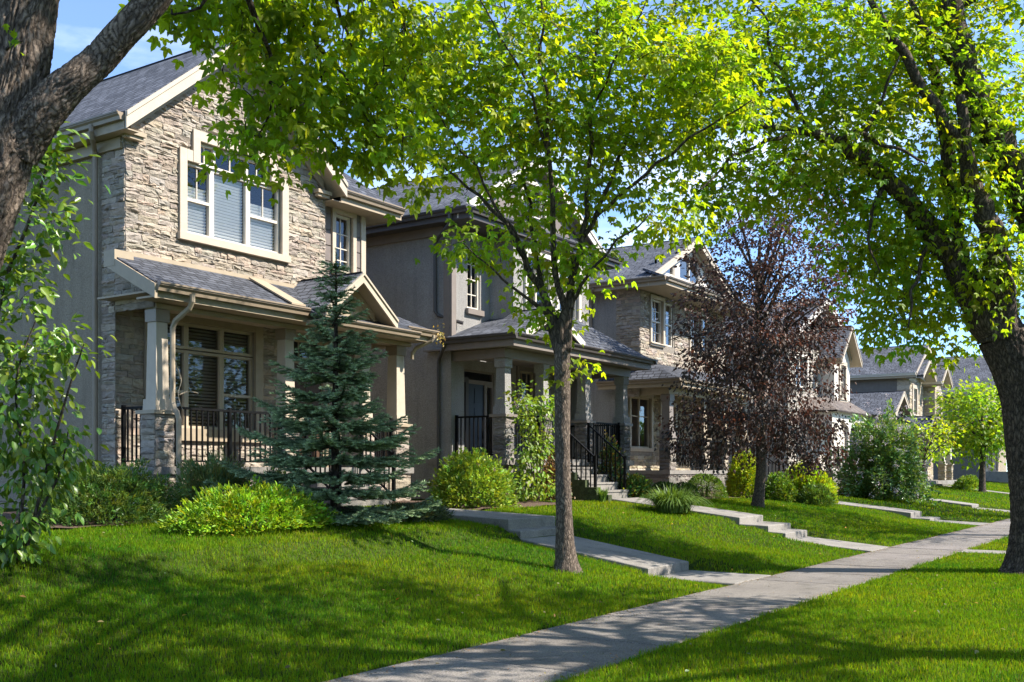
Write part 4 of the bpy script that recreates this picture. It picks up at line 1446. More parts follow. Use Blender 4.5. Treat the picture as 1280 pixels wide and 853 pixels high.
rf, zr = gable_roof(h5, 57.7, 63.9, 12.95, 26.4, 6.75, 0.57, fas='trim_cream', wall_y=13.38, soff='trim_cream', fh=0.25)
eave(rf, (57.7, 12.95), (57.7, 26.4), (-1, 0, 0), 6.73, 0.5, mats=('trim_pale', 'trim_tan'))
mb = MB()
sheet(mb, (57.9, 13.36, 0), FX, FY, 0, 5.8, 6.4, 8.3, top=lambda u: 6.5 + 0.57 * (3.1 - abs(u - 2.9)), brk=(2.9,))
mb.build('gable_panel', M['trim_cream'], rf)
g2, _ = gable_roof(h5, 57.75, 60.85, 12.6, 15.0, 6.62, 0.62, fas='trim_cream', wall_y=13.36, soff='trim_cream', fh=0.18, name='front_gable')
mb = MB()
sheet(mb, (57.9, 13.1, 0), FX, FY, 0, 2.8, 6.6, 7.5, top=lambda u: 6.4 + 0.62 * (1.5 - abs(u - 1.4)), brk=(1.4,))
mb.build('gable_panel', M['trim_cream'], g2)
g3, _ = gable_roof(h5, 61.15, 63.85, 12.35, 15.5, 6.5, 0.72, fas='trim_cream', wall_y=12.8, soff='trim_cream', fh=0.18, name='bay_gable')
eave(g3, (61.15, 12.35), (61.15, 14.0), (-1, 0, 0), 6.48, 0.35, mats=('trim_pale', 'trim_tan'))
window(h5, (58.2, 13.38, 0), FX, FY, [(0.7, 1.5, 4.6, 6.0)], bars_v=[(1.1, 4.65, 5.95, 0.05)], bars_h=[(5.4, 0.75, 1.45, 0.04)], casing=0.2, cmat='trim_cream')
window(h5, (58.2, 13.38, 0), FX, FY, [(0.7, 1.5, 1.8, 3.2)], bars_v=[(1.1, 1.85, 3.15, 0.05)], casing=0.2, cmat='trim_cream', glass='glass_dark')
window(h5, (61.5, 12.8, 0), FX, FY, [(0.6, 1.4, 4.5, 5.8)], bars_h=[(5.2, 0.65, 1.35, 0.04)], casing=0.15, cmat='trim_cream')
door(h5, (60.4, 13.4, 0), FX, FY, 0.4, 1.3, 1.2, 3.2, 'door_brown')
# low side wing with a vent in its roof
wing = MB()
sheet(wing, (55.0, 13.7, 0), FX, FY, 0, 3.2, 0.5, 5.6, top=lambda u: 4.3 + 0.66 * (1.8 - abs(u - 1.6)), brk=(1.6,), holes=[(0.9, 2.3, 1.9, 3.3)])
sheet(wing, (55.0, 13.7, 0), SX, SY, 0, 10, 0.5, 4.4)
wing.build('wing_wall', M['stucco_light'], h5)
window(h5, (55.0, 13.7, 0), FX, FY, [(0.9, 2.3, 1.9, 3.3)], bars_v=[(1.6, 1.95, 3.25, 0.05)], casing=0.14, cmat='trim_cream')
wr, _ = gable_roof(h5, 54.7, 58.5, 13.3, 25, 4.45, 0.66, fas='trim_cream', wall_y=13.7, name='wing_roof')
mb = MB()
mb.frustum(55.7, 16.0, 5.0, 5.3, 0.42, 0.36)
mb.box(55.46, 55.94, 15.76, 16.24, 5.3, 5.35)
mb.build('roof_vent', M['black_metal'], wr)
# porch with two little gables
mb = MB()
roof_poly(mb, [(54.2, 11.9, 3.65), (63.9, 11.9, 3.65), (63.7, 13.42, 4.4), (55.2, 13.42, 4.4)])
pr = mb.build('porch_roof', M['roof_slate'], h5, uvs=True)
eave(pr, (54.2, 11.9), (63.9, 11.9), (0, -1, 0), 3.63, 1.4, mats=('trim_pale', 'trim_cream'))
for a in (54.2, 60.6):
    g4, _ = gable_roof(h5, a, a + 2.3, 11.55, 13.3, 3.6, 0.62, fas='trim_cream', wall_y=12.0, soff='trim_cream', fh=0.18, name='entry_gable')
    mb = MB()
    mb.add([(a + 0.15, 11.88, 3.45), (a + 2.15, 11.88, 3.45), (a + 1.15, 11.88, 4.15)], [(0, 1, 2)])
    mb.build('gable_panel', M['trim_pale'], g4)
for i, a in enumerate((54.4, 56.2, 60.7, 62.5)):
    column(h5, a, a + 0.4, 12.1, 12.5, 1.05, 1.9, 3.45, 'trim_pale', pal=PAL_GOLD, seed=160 + 4 * i, cap='trim_cream')
mb = MB()
mb.box(54.3, 63.4, 12.0, 13.37, 0.5, 1.048)
mb.build('porch_slab', M['concrete_pale'], h5)
stairs(h5, 58.0, 59.3, 12.0, 1.05, 0.72)

# ================================================================== sixth house, dark siding far off
h6 = thing('dark_siding_house', (84.0, 14.5, 0.9), 'far house of dark grey siding with a big plain slate roof, last in the row', 'house', 'houses along the street')
body(h6, 79.5, 88.5, 13.2, 27, 0.6, 6.9, 'siding_grey', gable=9.8)
mb = MB()
sheet(mb, (79.5, 13.2, 0), FX, FY, 0, 9.0, 0.6, 6.9, holes=[(1.0, 2.6, 4.6, 6.0), (5.5, 7.5, 4.6, 6.0), (1.0, 2.6, 1.9, 3.4), (4.0, 5.0, 1.6, 3.7)])
mb.build('siding_wall', M['stucco_tan'], h6)
for q in ((1.0, 2.6, 4.6, 6.0), (5.5, 7.5, 4.6, 6.0), (1.0, 2.6, 1.9, 3.4)):
    window(h6, (79.5, 13.2, 0), FX, FY, [q], bars_v=[((q[0] + q[1]) / 2, q[2], q[3], 0.06)], casing=0.15, cmat='trim_cream', glass='glass_dark')
door(h6, (79.5, 13.2, 0), FX, FY, 4.0, 5.0, 1.6, 3.7, 'door_brown')
rf, zr = gable_roof(h6, 79.0, 89.0, 12.6, 27.4, 7.1, 0.6, fas='trim_cream', wall_y=13.2, soff='trim_cream', fh=0.3)
eave(rf, (79.0, 12.6), (79.0, 27.4), (-1, 0, 0), 7.08, 0.5, mats=('trim_pale', 'trim_cream'))
mb = MB()
for z0 in (3.7, 5.6):
    mb.box(79.44, 79.498, 13.25, 27, z0, z0 + 0.18)
mb.box(79.4, 79.7, 13.1, 13.4, 0.6, 6.9)
mb.build('trim_band', M['trim_cream'], h6)
mb = MB()
roof_poly(mb, [(79.2, 10.8, 4.0), (86, 10.8, 4.0), (86, 13.22, 4.8), (79.2, 13.22, 4.8)])
pr = mb.build('porch_roof', M['roof_slate'], h6, uvs=True)
mb = MB()
mb.box(79.3, 86, 10.9, 13.18, 0.5, 1.5)
mb.build('porch_slab', M['concrete_pale'], h6)
for a in (79.4, 82.4, 85.4):
    column(h6, a, a + 0.45, 11.0, 11.45, 1.5, 2.4, 3.95, 'trim_pale', pal=PAL_GOLD, seed=200)
stairs(h6, 83.0, 84.5, 10.9, 1.5, 0.8)

# ================================================================== foliage
def tmpl_maple():
    h = [(0.13, 0.02), (0.46, 0.36), (0.22, 0.40), (0.30, 0.68), (0.12, 0.62)]
    v = [(0, 0)] + h + [(0, 1)] + [(-x, y) for x, y in h]
    v = np.array([(x, y, 0.3 * abs(x) - 0.18 * y * y) for x, y in v])
    return v, [np.array([[0, 1, 2, 3, 4, 5, 6], [0, 6, 11, 10, 9, 8, 7]])]


def tmpl_ovate(w=0.3):
    h = [(w * 0.75, 0.22), (w, 0.48), (w * 0.55, 0.8)]
    v = [(0, 0)] + h + [(0, 1)] + [(-x, y) for x, y in h]
    v = np.array([(x, y, 0.35 * abs(x) - 0.15 * y * y) for x, y in v])
    return v, [np.array([[0, 1, 2, 3, 4], [0, 4, 7, 6, 5]])]


def tmpl_small(w=0.3):
    v = np.array([(0, 0, 0), (w, 0.45, 0.08), (0, 1, -0.1), (-w, 0.45, 0.08)])
    return v, [np.array([[0, 1, 2], [0, 2, 3]])]


def tmpl_needle(w=0.08):
    v = np.array([(-w, 0, 0), (w, 0, 0), (0, 1, 0)])
    return v, [np.array([[0, 1, 2]])]


def tmpl_tri():
    """a leaf of three pointed leaflets on a short stalk"""
    vs, f = [], []
    for ang, y0, l, w in ((0.0, 0.36, 0.64, 0.17), (0.95, 0.30, 0.52, 0.14), (-0.95, 0.30, 0.52, 0.14)):
        b = len(vs)
        for x, y in ((0, 0), (w, .34), (w * .72, .7), (0, 1), (-w * .72, .7), (-w, .34)):
            px, py = x, y * l
            vs.append((px * math.cos(ang) + py * math.sin(ang), y0 + py * math.cos(ang) - px * math.sin(ang), .35 * abs(x) - .22 * (py + .2) ** 2))
        f += [[b, b + 1, b + 2, b + 3], [b, b + 3, b + 4, b + 5]]
    return np.array(vs), [np.array(f)]


T_TRI = tmpl_tri()
T_MAPLE, T_OVATE, T_SMALL, T_NEEDLE = tmpl_maple(), tmpl_ovate(), tmpl_small(), tmpl_needle()
T_LANCE = tmpl_ovate(0.2)


def unit(a):
    return a / np.maximum(np.linalg.norm(a, axis=1, keepdims=True), 1e-9)


def leaves(pos, direc, norm, size, tmpl):
    tv, tf = tmpl
    y = unit(direc)
    x = unit(np.cross(y, norm))
    z = np.cross(x, y)
    n, k = len(pos), len(tv)
    v = pos[:, None, :] + size[:, None, None] * (tv[None, :, 0, None] * x[:, None, :] + tv[None, :, 1, None] * y[:, None, :] + tv[None, :, 2, None] * z[:, None, :])
    fs = [(f[None, :, :] + (np.arange(n) * k)[:, None, None]).reshape(-1, f.shape[1]) for f in tf]
    return v.reshape(-1, 3), fs, k


def leaf_mesh(name, pos, direc, norm, size, tmpl, tint, mat, parent):
    v, fs, k = leaves(pos, direc, norm, size, tmpl)
    o = np_mesh(name, v, fs, mat, parent, tint=np.repeat(np.clip(tint, 0.002, 1), k, axis=0))
    return o


def tints(n, base, var=0.18, yel=0.12, groups=None):
    """leaf colours: each leaf its own, neighbours on a spray alike"""
    g = RNG.normal(0, var, n)
    h = RNG.normal(0, yel, n)
    if groups is not None:
        m = groups.max() + 1
        g = 0.6 * g + RNG.normal(0, var, m)[groups]
        h = 0.6 * h + RNG.normal(0, yel, m)[groups]
    b = np.array(base)
    c = b[None, :] * np.exp(g)[:, None]
    c[:, 0] *= np.exp(h)
    c[:, 2] *= np.exp(-0.6 * h)
    return c


def smooth_path(pts, rr, step=0.12):
    pts = [Vector(p) for p in pts]
    out_p, out_r = [], []
    n = len(pts)
    for i in range(n - 1):
        p0, p1, p2, p3 = pts[max(i - 1, 0)], pts[i], pts[i + 1], pts[min(i + 2, n - 1)]
        m = max(2, int((p2 - p1).length / step))
        for k in range(m):
            t = k / m
            q = 0.5 * ((2 * p1) + (p2 - p0) * t + (2 * p0 - 5 * p1 + 4 * p2 - p3) * t * t + (3 * p1 - p0 - 3 * p2 + p3) * t ** 3)
            out_p.append(q)
            out_r.append(rr[i] + (rr[i + 1] - rr[i]) * t)
    out_p.append(pts[-1])
    out_r.append(rr[-1])
    return out_p, out_r


def bark_tube(mb, pts, rr, n=40, step=0.04, amp=0.12, freq=5.0, stretch=0.22, seed=0.0, flare=0.0):
    """a limb with ridged, plated bark cut into its surface"""
    ps, rs = smooth_path(pts, rr, step)
    vs, fs = [], []
    side = None
    s = 0.0
    z0 = ps[0].z
    for i, p in enumerate(ps):
        t = (ps[min(i + 1, len(ps) - 1)] - ps[max(i - 1, 0)]).normalized()
        if side is None:
            side = t.orthogonal().normalized()
        side = (side - t * side.dot(t)).normalized()
        up = t.cross(side)
        if i:
            s += (p - ps[i - 1]).length
        r = rs[i]
        if flare:
            r *= 1 + flare * math.exp(-s / 0.2) * .6 + flare * .25 * math.exp(-s / .55)
        for k in range(n):
            a = 2 * math.pi * k / n
            c, d = math.cos(a), math.sin(a)
            w = mnoise.noise((c * 1.3 + seed, d * 1.3, s * 0.7)) * 0.5
            q = freq * max(r, 0.1) / 0.25
            e = mnoise.noise((c * q + w + seed, d * q + w, s * freq * 4 * stretch))
            f = mnoise.noise((c * q * 2.3 + seed, d * q * 2.3, s * freq * 9 * stretch + 7))
            c1 = min(1.0, abs(e) / 0.2)
            c2 = min(1.0, abs(f) / 0.16)
            ridge = 0.7 * c1 * c1 * (3 - 2 * c1) + 0.3 * c2 * c2 * (3 - 2 * c2)
            fine = mnoise.noise((c * q * 5 + seed, d * q * 5, s * freq * 4 + 3))
            rrr = r * (1 + amp * (ridge - 0.6 + 0.28 * fine) + 0.07 * mnoise.noise((c + seed, d, s * 1.2)))
            if flare:
                rrr *= 1 + flare * 0.6 * math.exp(-s / 0.18) * max(0, math.sin(a * 3 + seed))
            vs.append(p + side * (rrr * c) + up * (rrr * d))
    for i in range(len(ps) - 1):
        for k in range(n):
            k2 = (k + 1) % n
            fs.append((i * n + k, i * n + k2, (i + 1) * n + k2, (i + 1) * n + k))
    fs.append(tuple(range(n))[::-1])
    fs.append(tuple(range((len(ps) - 1) * n, len(ps) * n)))
    mb.add(vs, fs)
    return ps, rs


def crown(parent, skel, blobs, mat, leaf=0.09, per=24, tmpl=T_MAPLE, base=(0.14, 0.24, 0.03), droop=0.35, sigma=0.2, twig_mat=None, name='crown', twig_r=0.006, avoid=None, max_twig=2.2, var=0.2, yel=0.14, up=1.0):
    """fills blobs (centre, radii, clumps) with sprays of leaves, every spray on a twig that grows from the nearest wood"""
    cs = []
    for c, r, n in blobs:
        k = 0
        while k < n:
            q = RNG.uniform(-1, 1, 3)
            l = np.linalg.norm(q)
            if l > 1 or RNG.random() > 0.35 + 0.65 * l:
                continue
            cs.append(np.array(c) + q * np.array(r))
            k += 1
    cs = np.array(cs)
    if avoid is not None:
        cs = cs[[not avoid(c) for c in cs]]
    sk = np.array(skel, dtype=float)
    d0 = np.array([np.min(np.linalg.norm(sk - c, axis=1)) for c in cs])
    order = np.argsort(d0)
    cap = np.zeros((len(sk) + len(cs) * 5, 3))
    cap[:len(sk)] = sk
    m = len(sk)
    tw = MB()
    keep = []
    for i in order:
        c = cs[i]
        dd = np.linalg.norm(cap[:m] - c, axis=1) + 0.35 * np.maximum(cap[:m, 2] - c[2], 0)
        j = int(np.argmin(dd))
        if np.linalg.norm(cap[j] - c) > max_twig:
            continue
        keep.append(i)
        a = cap[j].copy()
        b = c
        l = np.linalg.norm(b - a)
        mid1 = a + (b - a) * 0.35 + np.array((0, 0, 0.10 * l)) + RNG.normal(0, 0.05 * l, 3)
        mid2 = a + (b - a) * 0.7 + np.array((0, 0, 0.10 * l)) + RNG.normal(0, 0.05 * l, 3)
        r0 = twig_r * (0.8 + 1.6 * min(l, 1.2))
        tw.tube([a, mid1, mid2, b], [r0, r0 * 0.75, r0 * 0.5, r0 * 0.3], n=4, cap=False)
        for q in (mid1, mid2, b):
            cap[m] = q
            m += 1
    cs = cs[keep]
    n = len(cs) * per
    g = np.repeat(np.arange(len(cs)), per)
    off = RNG.normal(0, sigma, (n, 3)) * np.array((1, 1, 0.62))
    pos = cs[g] + off
    ctr = np.average(cs, axis=0)
    outw = unit(cs - ctr)[g] * 0.5 + unit(off) * 0.8 + RNG.normal(0, 0.5, (n, 3))
    outw[:, 2] -= droop + 0.15
    nor = RNG.normal(0, 0.55, (n, 3))
    nor[:, 2] += up
    nor += np.array(SUN)[None, :] * 0.35
    size = leaf * RNG.uniform(0.6, 1.25, n)
    t = tints(n, base, var, yel, g)
    tw_o = tw.build('twig_work', M['bark_dark'] if twig_mat is None else twig_mat, parent)
    tw_o['kind'] = 'stuff'
    return leaf_mesh(name, pos, outw, nor, size, tmpl, t, mat, parent)


def BL(px, py, d, rx, ry, n, rd=None):
    k = d / FPX
    a, b = rx * k, ry * k
    return (P(px, py, d), (a if rd is None else max(a, rd), a if rd is None else rd, b), n)


# ------------------------------------------------------------------ the slim tree on the near lawn
D = 14.62
t1 = thing('maple_tree', (12.62, 7.5, gz(12.62, 7.5)), 'slim lime green tree with a forked trunk growing from the lawn beside the near walk', 'tree', 'trees along the street')
bz = gz(12.62, 7.5)
base = np.array((12.62, 7.5, bz - 0.1))


def limb(tree, spec, mat='bark_dark', n=12, amp=0.08, step=0.08, name='limb', skel=None, freq=6.0):
    mb = MB()
    pts = [P(*s[:3]) if len(s) == 4 else np.array(s[:3]) for s in spec]
    rr = [s[-1] for s in spec]
    q, w = [pts[0]], [rr[0]]
    for i in range(1, len(pts)):          # limbs wander a little between their measured points
        l = np.linalg.norm(pts[i] - pts[i - 1])
        for f in ((.33, .67) if l > .5 else (.5,) if l > .25 else ()):
            q.append(pts[i - 1] + (pts[i] - pts[i - 1]) * f + RNG.normal(0, .035 * l, 3))
            w.append(rr[i - 1] + (rr[i] - rr[i - 1]) * f)
        q.append(pts[i])
        w.append(rr[i])
    pts, rr = q, w
    ps, rs = bark_tube(mb, pts, rr, n=n, step=step, amp=amp, freq=freq, seed=random.uniform(0, 50))
    o = mb.build(name, M[mat], tree, smooth=True)
    if skel is not None:
        skel.extend([tuple(p) for p, r in zip(ps[::2], rs[::2]) if r < 0.13])
    return ps


def trunk_of(tree, pts, rr, mat, n=40, amp=0.1, step=0.04, flare=0.5, freq=5.0, seed=1.0, stretch=0.22):
    mb = MB()
    ps, rs = bark_tube(mb, pts, rr, n=n, step=step, amp=amp, flare=flare, freq=freq, seed=seed, stretch=stretch)
    mb.build('trunk', M[mat], tree, smooth=True)
    return ps


trunk_of(t1, [base, P(705, 640, D), P(703, 560, D), P(703, 490, D), P(703, 432, D)], [0.128, 0.104, 0.102, 0.105, 0.11], 'bark_young', n=44, amp=0.12, stretch=.12, flare=.7)
sk1 = []
for spec in (
    [(701, 440, D, .10), (690, 398, D, .085), (681, 372, D, .075), (657, 326, D - .1, .06), (640, 285, D - .2, .045), (600, 245, D - .3, .03), (561, 214, D - .4, .02), (516, 191, D - .5, .01)],
    [(681, 372, D, .05), (668, 300, D + .3, .04), (655, 230, D + .5, .032), (640, 150, D + .7, .024), (628, 60, D + .9, .016), (622, -40, D + 1, .01)],
    [(657, 326, D - .1, .04), (628, 272, D - .4, .03), (604, 230, D - .6, .024), (560, 165, D - .9, .016), (520, 110, D - 1.1, .01)],
    [(704, 440, D, .09), (698, 360, D - .1, .06), (691, 275, D - .2, .05), (687, 200, D - .3, .04), (680, 100, D - .4, .03), (676, 0, D - .5, .02), (670, -90, D - .6, .01)],
    [(687, 200, D - .3, .035), (668, 130, D - .6, .028), (640, 70, D - .9, .02), (600, 0, D - 1.2, .012)],
    [(706, 440, D, .10), (709, 394, D, .085), (713, 360, D, .075), (726, 312, D, .06), (734, 270, D, .05), (737, 200, D, .042), (739, 139, D + .1, .035), (745, 60, D + .2, .025), (748, -40, D + .3, .015)],
    [(730, 295, D, .05), (757, 240, D + .2, .042), (775, 190, D + .4, .036), (801, 116, D + .6, .03), (835, 40, D + .8, .02), (860, -50, D + 1, .012)],
    [(740, 275, D, .04), (775, 244, D - .2, .034), (820, 204, D - .5, .028), (880, 162, D - .8, .02), (940, 125, D - 1.1, .012)],
    [(739, 139, D + .1, .025), (765, 80, D - .2, .02), (800, 20, D - .4, .014), (830, -40, D - .5, .008)],
    [(713, 380, D, .04), (735, 345, D - .4, .03), (770, 300, D - .8, .02), (810, 270, D - 1, .012)],
    [(690, 398, D, .04), (655, 370, D - .4, .028), (615, 335, D - .7, .018), (580, 305, D - .9, .01)],
):
    limb(t1, [(*q[:-1], q[-1] * (.95 if q[1] > 380 else .72)) for q in spec], 'bark_dark', n=10, amp=0.07, step=0.1, skel=sk1)
crown(t1, sk1, [(c + np.array((.22, .15, 0)), r, n) for c, r, n in [
    BL(600, 110, D - .5, 85, 100, 95, 1.1), BL(700, 80, D, 105, 110, 130, 1.4), BL(800, 95, D + .3, 95, 100, 105, 1.2), BL(700, 215, D, 100, 70, 48, 1.2),
    BL(605, 200, D - .3, 70, 48, 24, .9), BL(780, 205, D, 65, 55, 22, .9), BL(685, 312, D - .2, 50, 50, 18, .7), BL(745, 315, D - .3, 42, 36, 11, .5),
    BL(585, 303, D - .8, 30, 20, 10, .3), BL(880, 110, D - .5, 70, 75, 65, .9), BL(520, 90, D - .8, 60, 75, 42, .8), BL(700, -70, D, 200, 80, 110, 1.8), BL(838, 255, D - .8, 38, 34, 11, .4),
    BL(702, 395, D, 34, 20, 4, .25), BL(655, 380, D - .4, 30, 22, 4, .3), BL(712, 455, D - .15, 22, 12, 3, .15),
]], M['leaf_maple'], leaf=0.155, per=18, tmpl=T_TRI, base=(0.225, 0.335, 0.022), sigma=0.17, name='crown')

# ------------------------------------------------------------------ the old tree at the left edge
D = 6.7
t2 = thing('old_tree', tuple(P(-140, 905, D)), 'old tree with rough shaggy bark leaning in at the left edge of the lawn', 'tree', 'trees along the street')
g0 = P(-140, 905, D)
trunk_of(t2, [g0, P(-150, 780, D), P(-130, 600, D), P(-88, 450, D), P(-52, 330, D), P(-22, 240, D), P(2, 165, D), P(18, 100, D), P(32, 20, D), P(46, -80, D), P(54, -200, D + .1)],
         [.32, .27, .255, .24, .225, .225, .22, .185, .17, .155, .14], 'bark_old', n=170, step=0.013, amp=0.15, flare=0.3, freq=11, seed=3.3, stretch=0.085)
sk2 = []
limb(t2, [(18, 185, D, .16), (52, 142, D - .05, .125), (100, 95, D - .05, .098), (150, 45, D, .09), (195, -4, D, .088), (250, -70, D + .1, .085), (320, -130, D + .3, .078), (420, -170, D + .8, .068), (540, -190, D + 1.5, .06), (650, -180, D + 2, .04)], 'bark_old', n=100, amp=0.17, step=0.014, skel=sk2, freq=11)
limb(t2, [(-15, 220, D + .05, .14), (-32, 120, D + .1, .13), (-36, 30, D + .1, .12), (-30, -90, D + .2, .13), (-60, -220, D + .3, .1)], 'bark_old', n=90, amp=0.16, step=0.016, skel=sk2, freq=11)
for spec in (
    [(300, -115, D + .3, .045), (311, 0, D + .9, .024), (338, 68, D + 1.3, .014), (340, 128, D + 1.5, .009), (322, 170, D + 1.6, .005)],
    [(330, -135, D + .4, .05), (352, 0, D + 1.4, .028), (388, 45, D + 1.8, .02), (420, 83, D + 2.0, .015), (445, 120, D + 2.1, .01), (468, 160, D + 2.2, .006)],
    [(440, -172, D + 1, .05), (470, -60, D + 1.8, .03), (500, 20, D + 2.2, .02), (530, 90, D + 2.4, .01)],
    [(400, -165, D + .7, .04), (410, -60, D + 1.4, .025), (425, 20, D + 1.9, .014), (440, 60, D + 2.1, .008)],
    [(250, -70, D + .1, .03), (262, -20, D + .4, .018), (250, 10, D + .5, .01), (215, 18, D + .5, .006)],
    [(62, -80, D, .15), (50, -200, D, .13), (90, -330, D + .3, .11), (200, -480, D + 1, .08), (330, -600, D + 2, .05)],
    [(-30, -90, D + .2, .1), (-120, -250, D, .08), (-260, -380, D - .6, .05)],
    [(62, -120, D, .12), (150, -300, D - .5, .09), (330, -420, D - 1, .06), (520, -500, D - 1, .04)],
):
    limb(t2, spec, 'bark_dark', n=10, amp=0.06, step=0.1, skel=sk2)
E = D + 1.9
crown(t2, sk2, [
    BL(345, 75, E - .4, 48, 70, 36, .45), BL(305, 178, E - .4, 30, 24, 6, .25), BL(362, 130, E - .2, 46, 40, 15, .4), BL(430, 60, E, 85, 75, 52, .7), BL(425, 150, E + .1, 60, 55, 30, .5),
    BL(475, 165, E + .2, 42, 48, 20, .4), BL(225, 12, E - 1.0, 32, 16, 9, .25), BL(262, -2, E - .9, 28, 14, 6, .25), BL(500, 50, E + .4, 60, 70, 38, .6), BL(370, -70, E, 170, 60, 60, 1.0), BL(315, 8, E - .5, 42, 24, 16, .4),
    BL(505, 215, E + .3, 22, 22, 5, .2), BL(330, 208, E - .3, 24, 14, 4, .2), BL(90, -420, D, 420, 220, 160, 1.8), BL(450, -450, D + 1, 300, 200, 150, 2.0),
    BL(-250, -380, D - .5, 200, 150, 60, 1.2),
], M['leaf_maple'], leaf=0.125, per=15, tmpl=T_TRI, base=(0.225, 0.325, 0.02), sigma=0.12, name='crown', max_twig=2.5, yel=0.1)
limb(t2, [(8, 62, D - .35, .012), (16, 55, D - .4, .007), (28, 52, D - .42, .004)], 'bark_dark', n=6, step=0.05)
q = P(20, 52, D - .4)
leaf_mesh('sprout', q + RNG.normal(0, .035, (9, 3)), RNG.normal(0, 1, (9, 3)), RNG.normal(0, .4, (9, 3)) + np.array((0, 0, 1)), np.full(9, .055), T_MAPLE, tints(9, (0.18, 0.3, 0.02)), M['leaf_maple'], t2)['kind'] = 'stuff'

# ------------------------------------------------------------------ the big tree on the verge at the right
D = 16.5
t3 = thing('verge_tree', (18.25, 2.35, 0), 'big dark trunked shade tree between sidewalk and street, at the right edge', 'tree', 'trees along the street')
trunk_of(t3, [P(1298, 722, D), P(1297, 660, D), P(1293, 600, D), P(1285, 520, D), P(1273, 465, D), P(1252, 420, D)], [.44, .375, .36, .355, .35, .34], 'bark_dark', n=110, amp=0.11, step=0.025, stretch=.12, flare=0.55, seed=9.1)
sk3 = []
for spec in (
    [(1252, 425, D, .37), (1228, 385, D, .28), (1196, 335, D, .2), (1168, 295, D, .16), (1140, 258, D - .1, .145), (1110, 225, D - .2, .13), (1080, 200, D - .3, .115), (1048, 178, D - .4, .095), (1010, 165, D - .5, .07), (960, 158, D - .7, .045), (900, 158, D - .9, .03), (850, 175, D - 1.1, .015)],
    [(1228, 385, D, .2), (1205, 340, D + .2, .17), (1193, 300, D + .3, .155), (1192, 250, D + .4, .14), (1186, 205, D + .5, .12), (1178, 150, D + .6, .1), (1165, 80, D + .8, .07), (1150, 0, D + 1, .05)],
    [(1258, 425, D, .25), (1250, 350, D - .3, .2), (1240, 285, D - .5, .17), (1222, 245, D - .5, .15), (1205, 180, D - .5, .1), (1200, 120, D - .5, .07)],
    [(1280, 480, D, .34), (1315, 390, D, .3), (1312, 300, D, .28), (1283, 252, D, .27), (1252, 195, D, .25), (1228, 140, D, .22), (1205, 85, D, .2), (1190, 20, D, .18), (1182, -60, D, .14), (1170, -170, D, .08)],
    [(1205, 85, D, .1), (1180, 62, D - .2, .07), (1150, 28, D - .4, .045), (1130, -20, D - .5, .03)],
    [(1150, 108, D - .5, .08), (1128, 62, D - .6, .07), (1108, 32, D - .7, .055), (1090, 5, D - .8, .045), (1070, -60, D - 1, .03)],
    [(1205, 180, D - .5, .07), (1150, 108, D - .5, .08)],
    [(1010, 165, D - .5, .04), (960, 175, D - .8, .03), (915, 195, D - 1, .02), (872, 240, D - 1.2, .01)],
    [(1048, 178, D - .4, .05), (1070, 165, D - .6, .035), (1120, 185, D - .9, .025), (1160, 205, D - 1.1, .012)],
    [(1080, 200, D - .3, .04), (1090, 150, D - .6, .03), (1110, 100, D - .9, .02), (1125, 70, D - 1, .01)],
    [(1110, 225, D - .2, .04), (1090, 262, D - .3, .03), (1085, 300, D - .4, .018), (1100, 340, D - .5, .01)],
    [(1168, 295, D, .04), (1150, 335, D - .3, .03), (1140, 380, D - .5, .02), (1135, 410, D - .6, .01)],
    [(1190, 20, D, .08), (1240, -20, D + .2, .06), (1300, -60, D + .4, .04)],
    [(1312, 300, D, .12), (1370, 220, D, .1), (1420, 120, D, .06)],
    [(1010, 165, D - .5, .035), (985, 110, D - .6, .028), (960, 50, D - .7, .02), (930, -20, D - .8, .01)],
    [(1240, 285, D - .5, .05), (1262, 330, D - .9, .03), (1268, 370, D - 1.1, .015)],
):
    limb(t3, spec, 'bark_dark', n=16, amp=0.08, step=0.07, skel=sk3)
crown(t3, sk3, [(c + np.array((.42, .28, 0)), r, n) for c, r, n in [
    BL(1000, 60, D - .5, 90, 75, 85, 1.3), BL(1100, 55, D - .3, 90, 80, 90, 1.4), BL(1205, 55, D, 85, 80, 85, 1.4), BL(1265, 170, D - .6, 50, 85, 50, 1.0), BL(1150, 165, D, 90, 75, 75, 1.4),
    BL(1050, 185, D - .4, 80, 60, 60, 1.2), BL(1165, 265, D, 80, 65, 65, 1.3), BL(1175, 340, D + .2, 65, 55, 50, 1.0), BL(1105, 285, D - .2, 60, 55, 40, .9), BL(1262, 330, D - 1.1, 28, 65, 26, .5),
    BL(1000, 225, D - .5, 50, 45, 26, .8), BL(935, 180, D - .9, 60, 55, 36, .9), BL(905, 60, D - .8, 85, 75, 60, 1.1), BL(1140, 400, D - .3, 45, 32, 18, .6), BL(1205, 410, D + .4, 35, 35, 16, .6),
    BL(880, 245, D - 1.1, 45, 45, 16, .5), BL(1100, -80, D, 260, 90, 130, 2.0), BL(1350, 60, D, 100, 180, 90, 1.8), BL(1340, 260, D - .4, 60, 100, 35, 1.2), BL(1090, 350, D - .4, 30, 28, 8, .4),
]], M['leaf_maple'], leaf=0.16, per=19, tmpl=T_TRI, base=(0.22, 0.32, 0.02), sigma=0.18, name='crown')

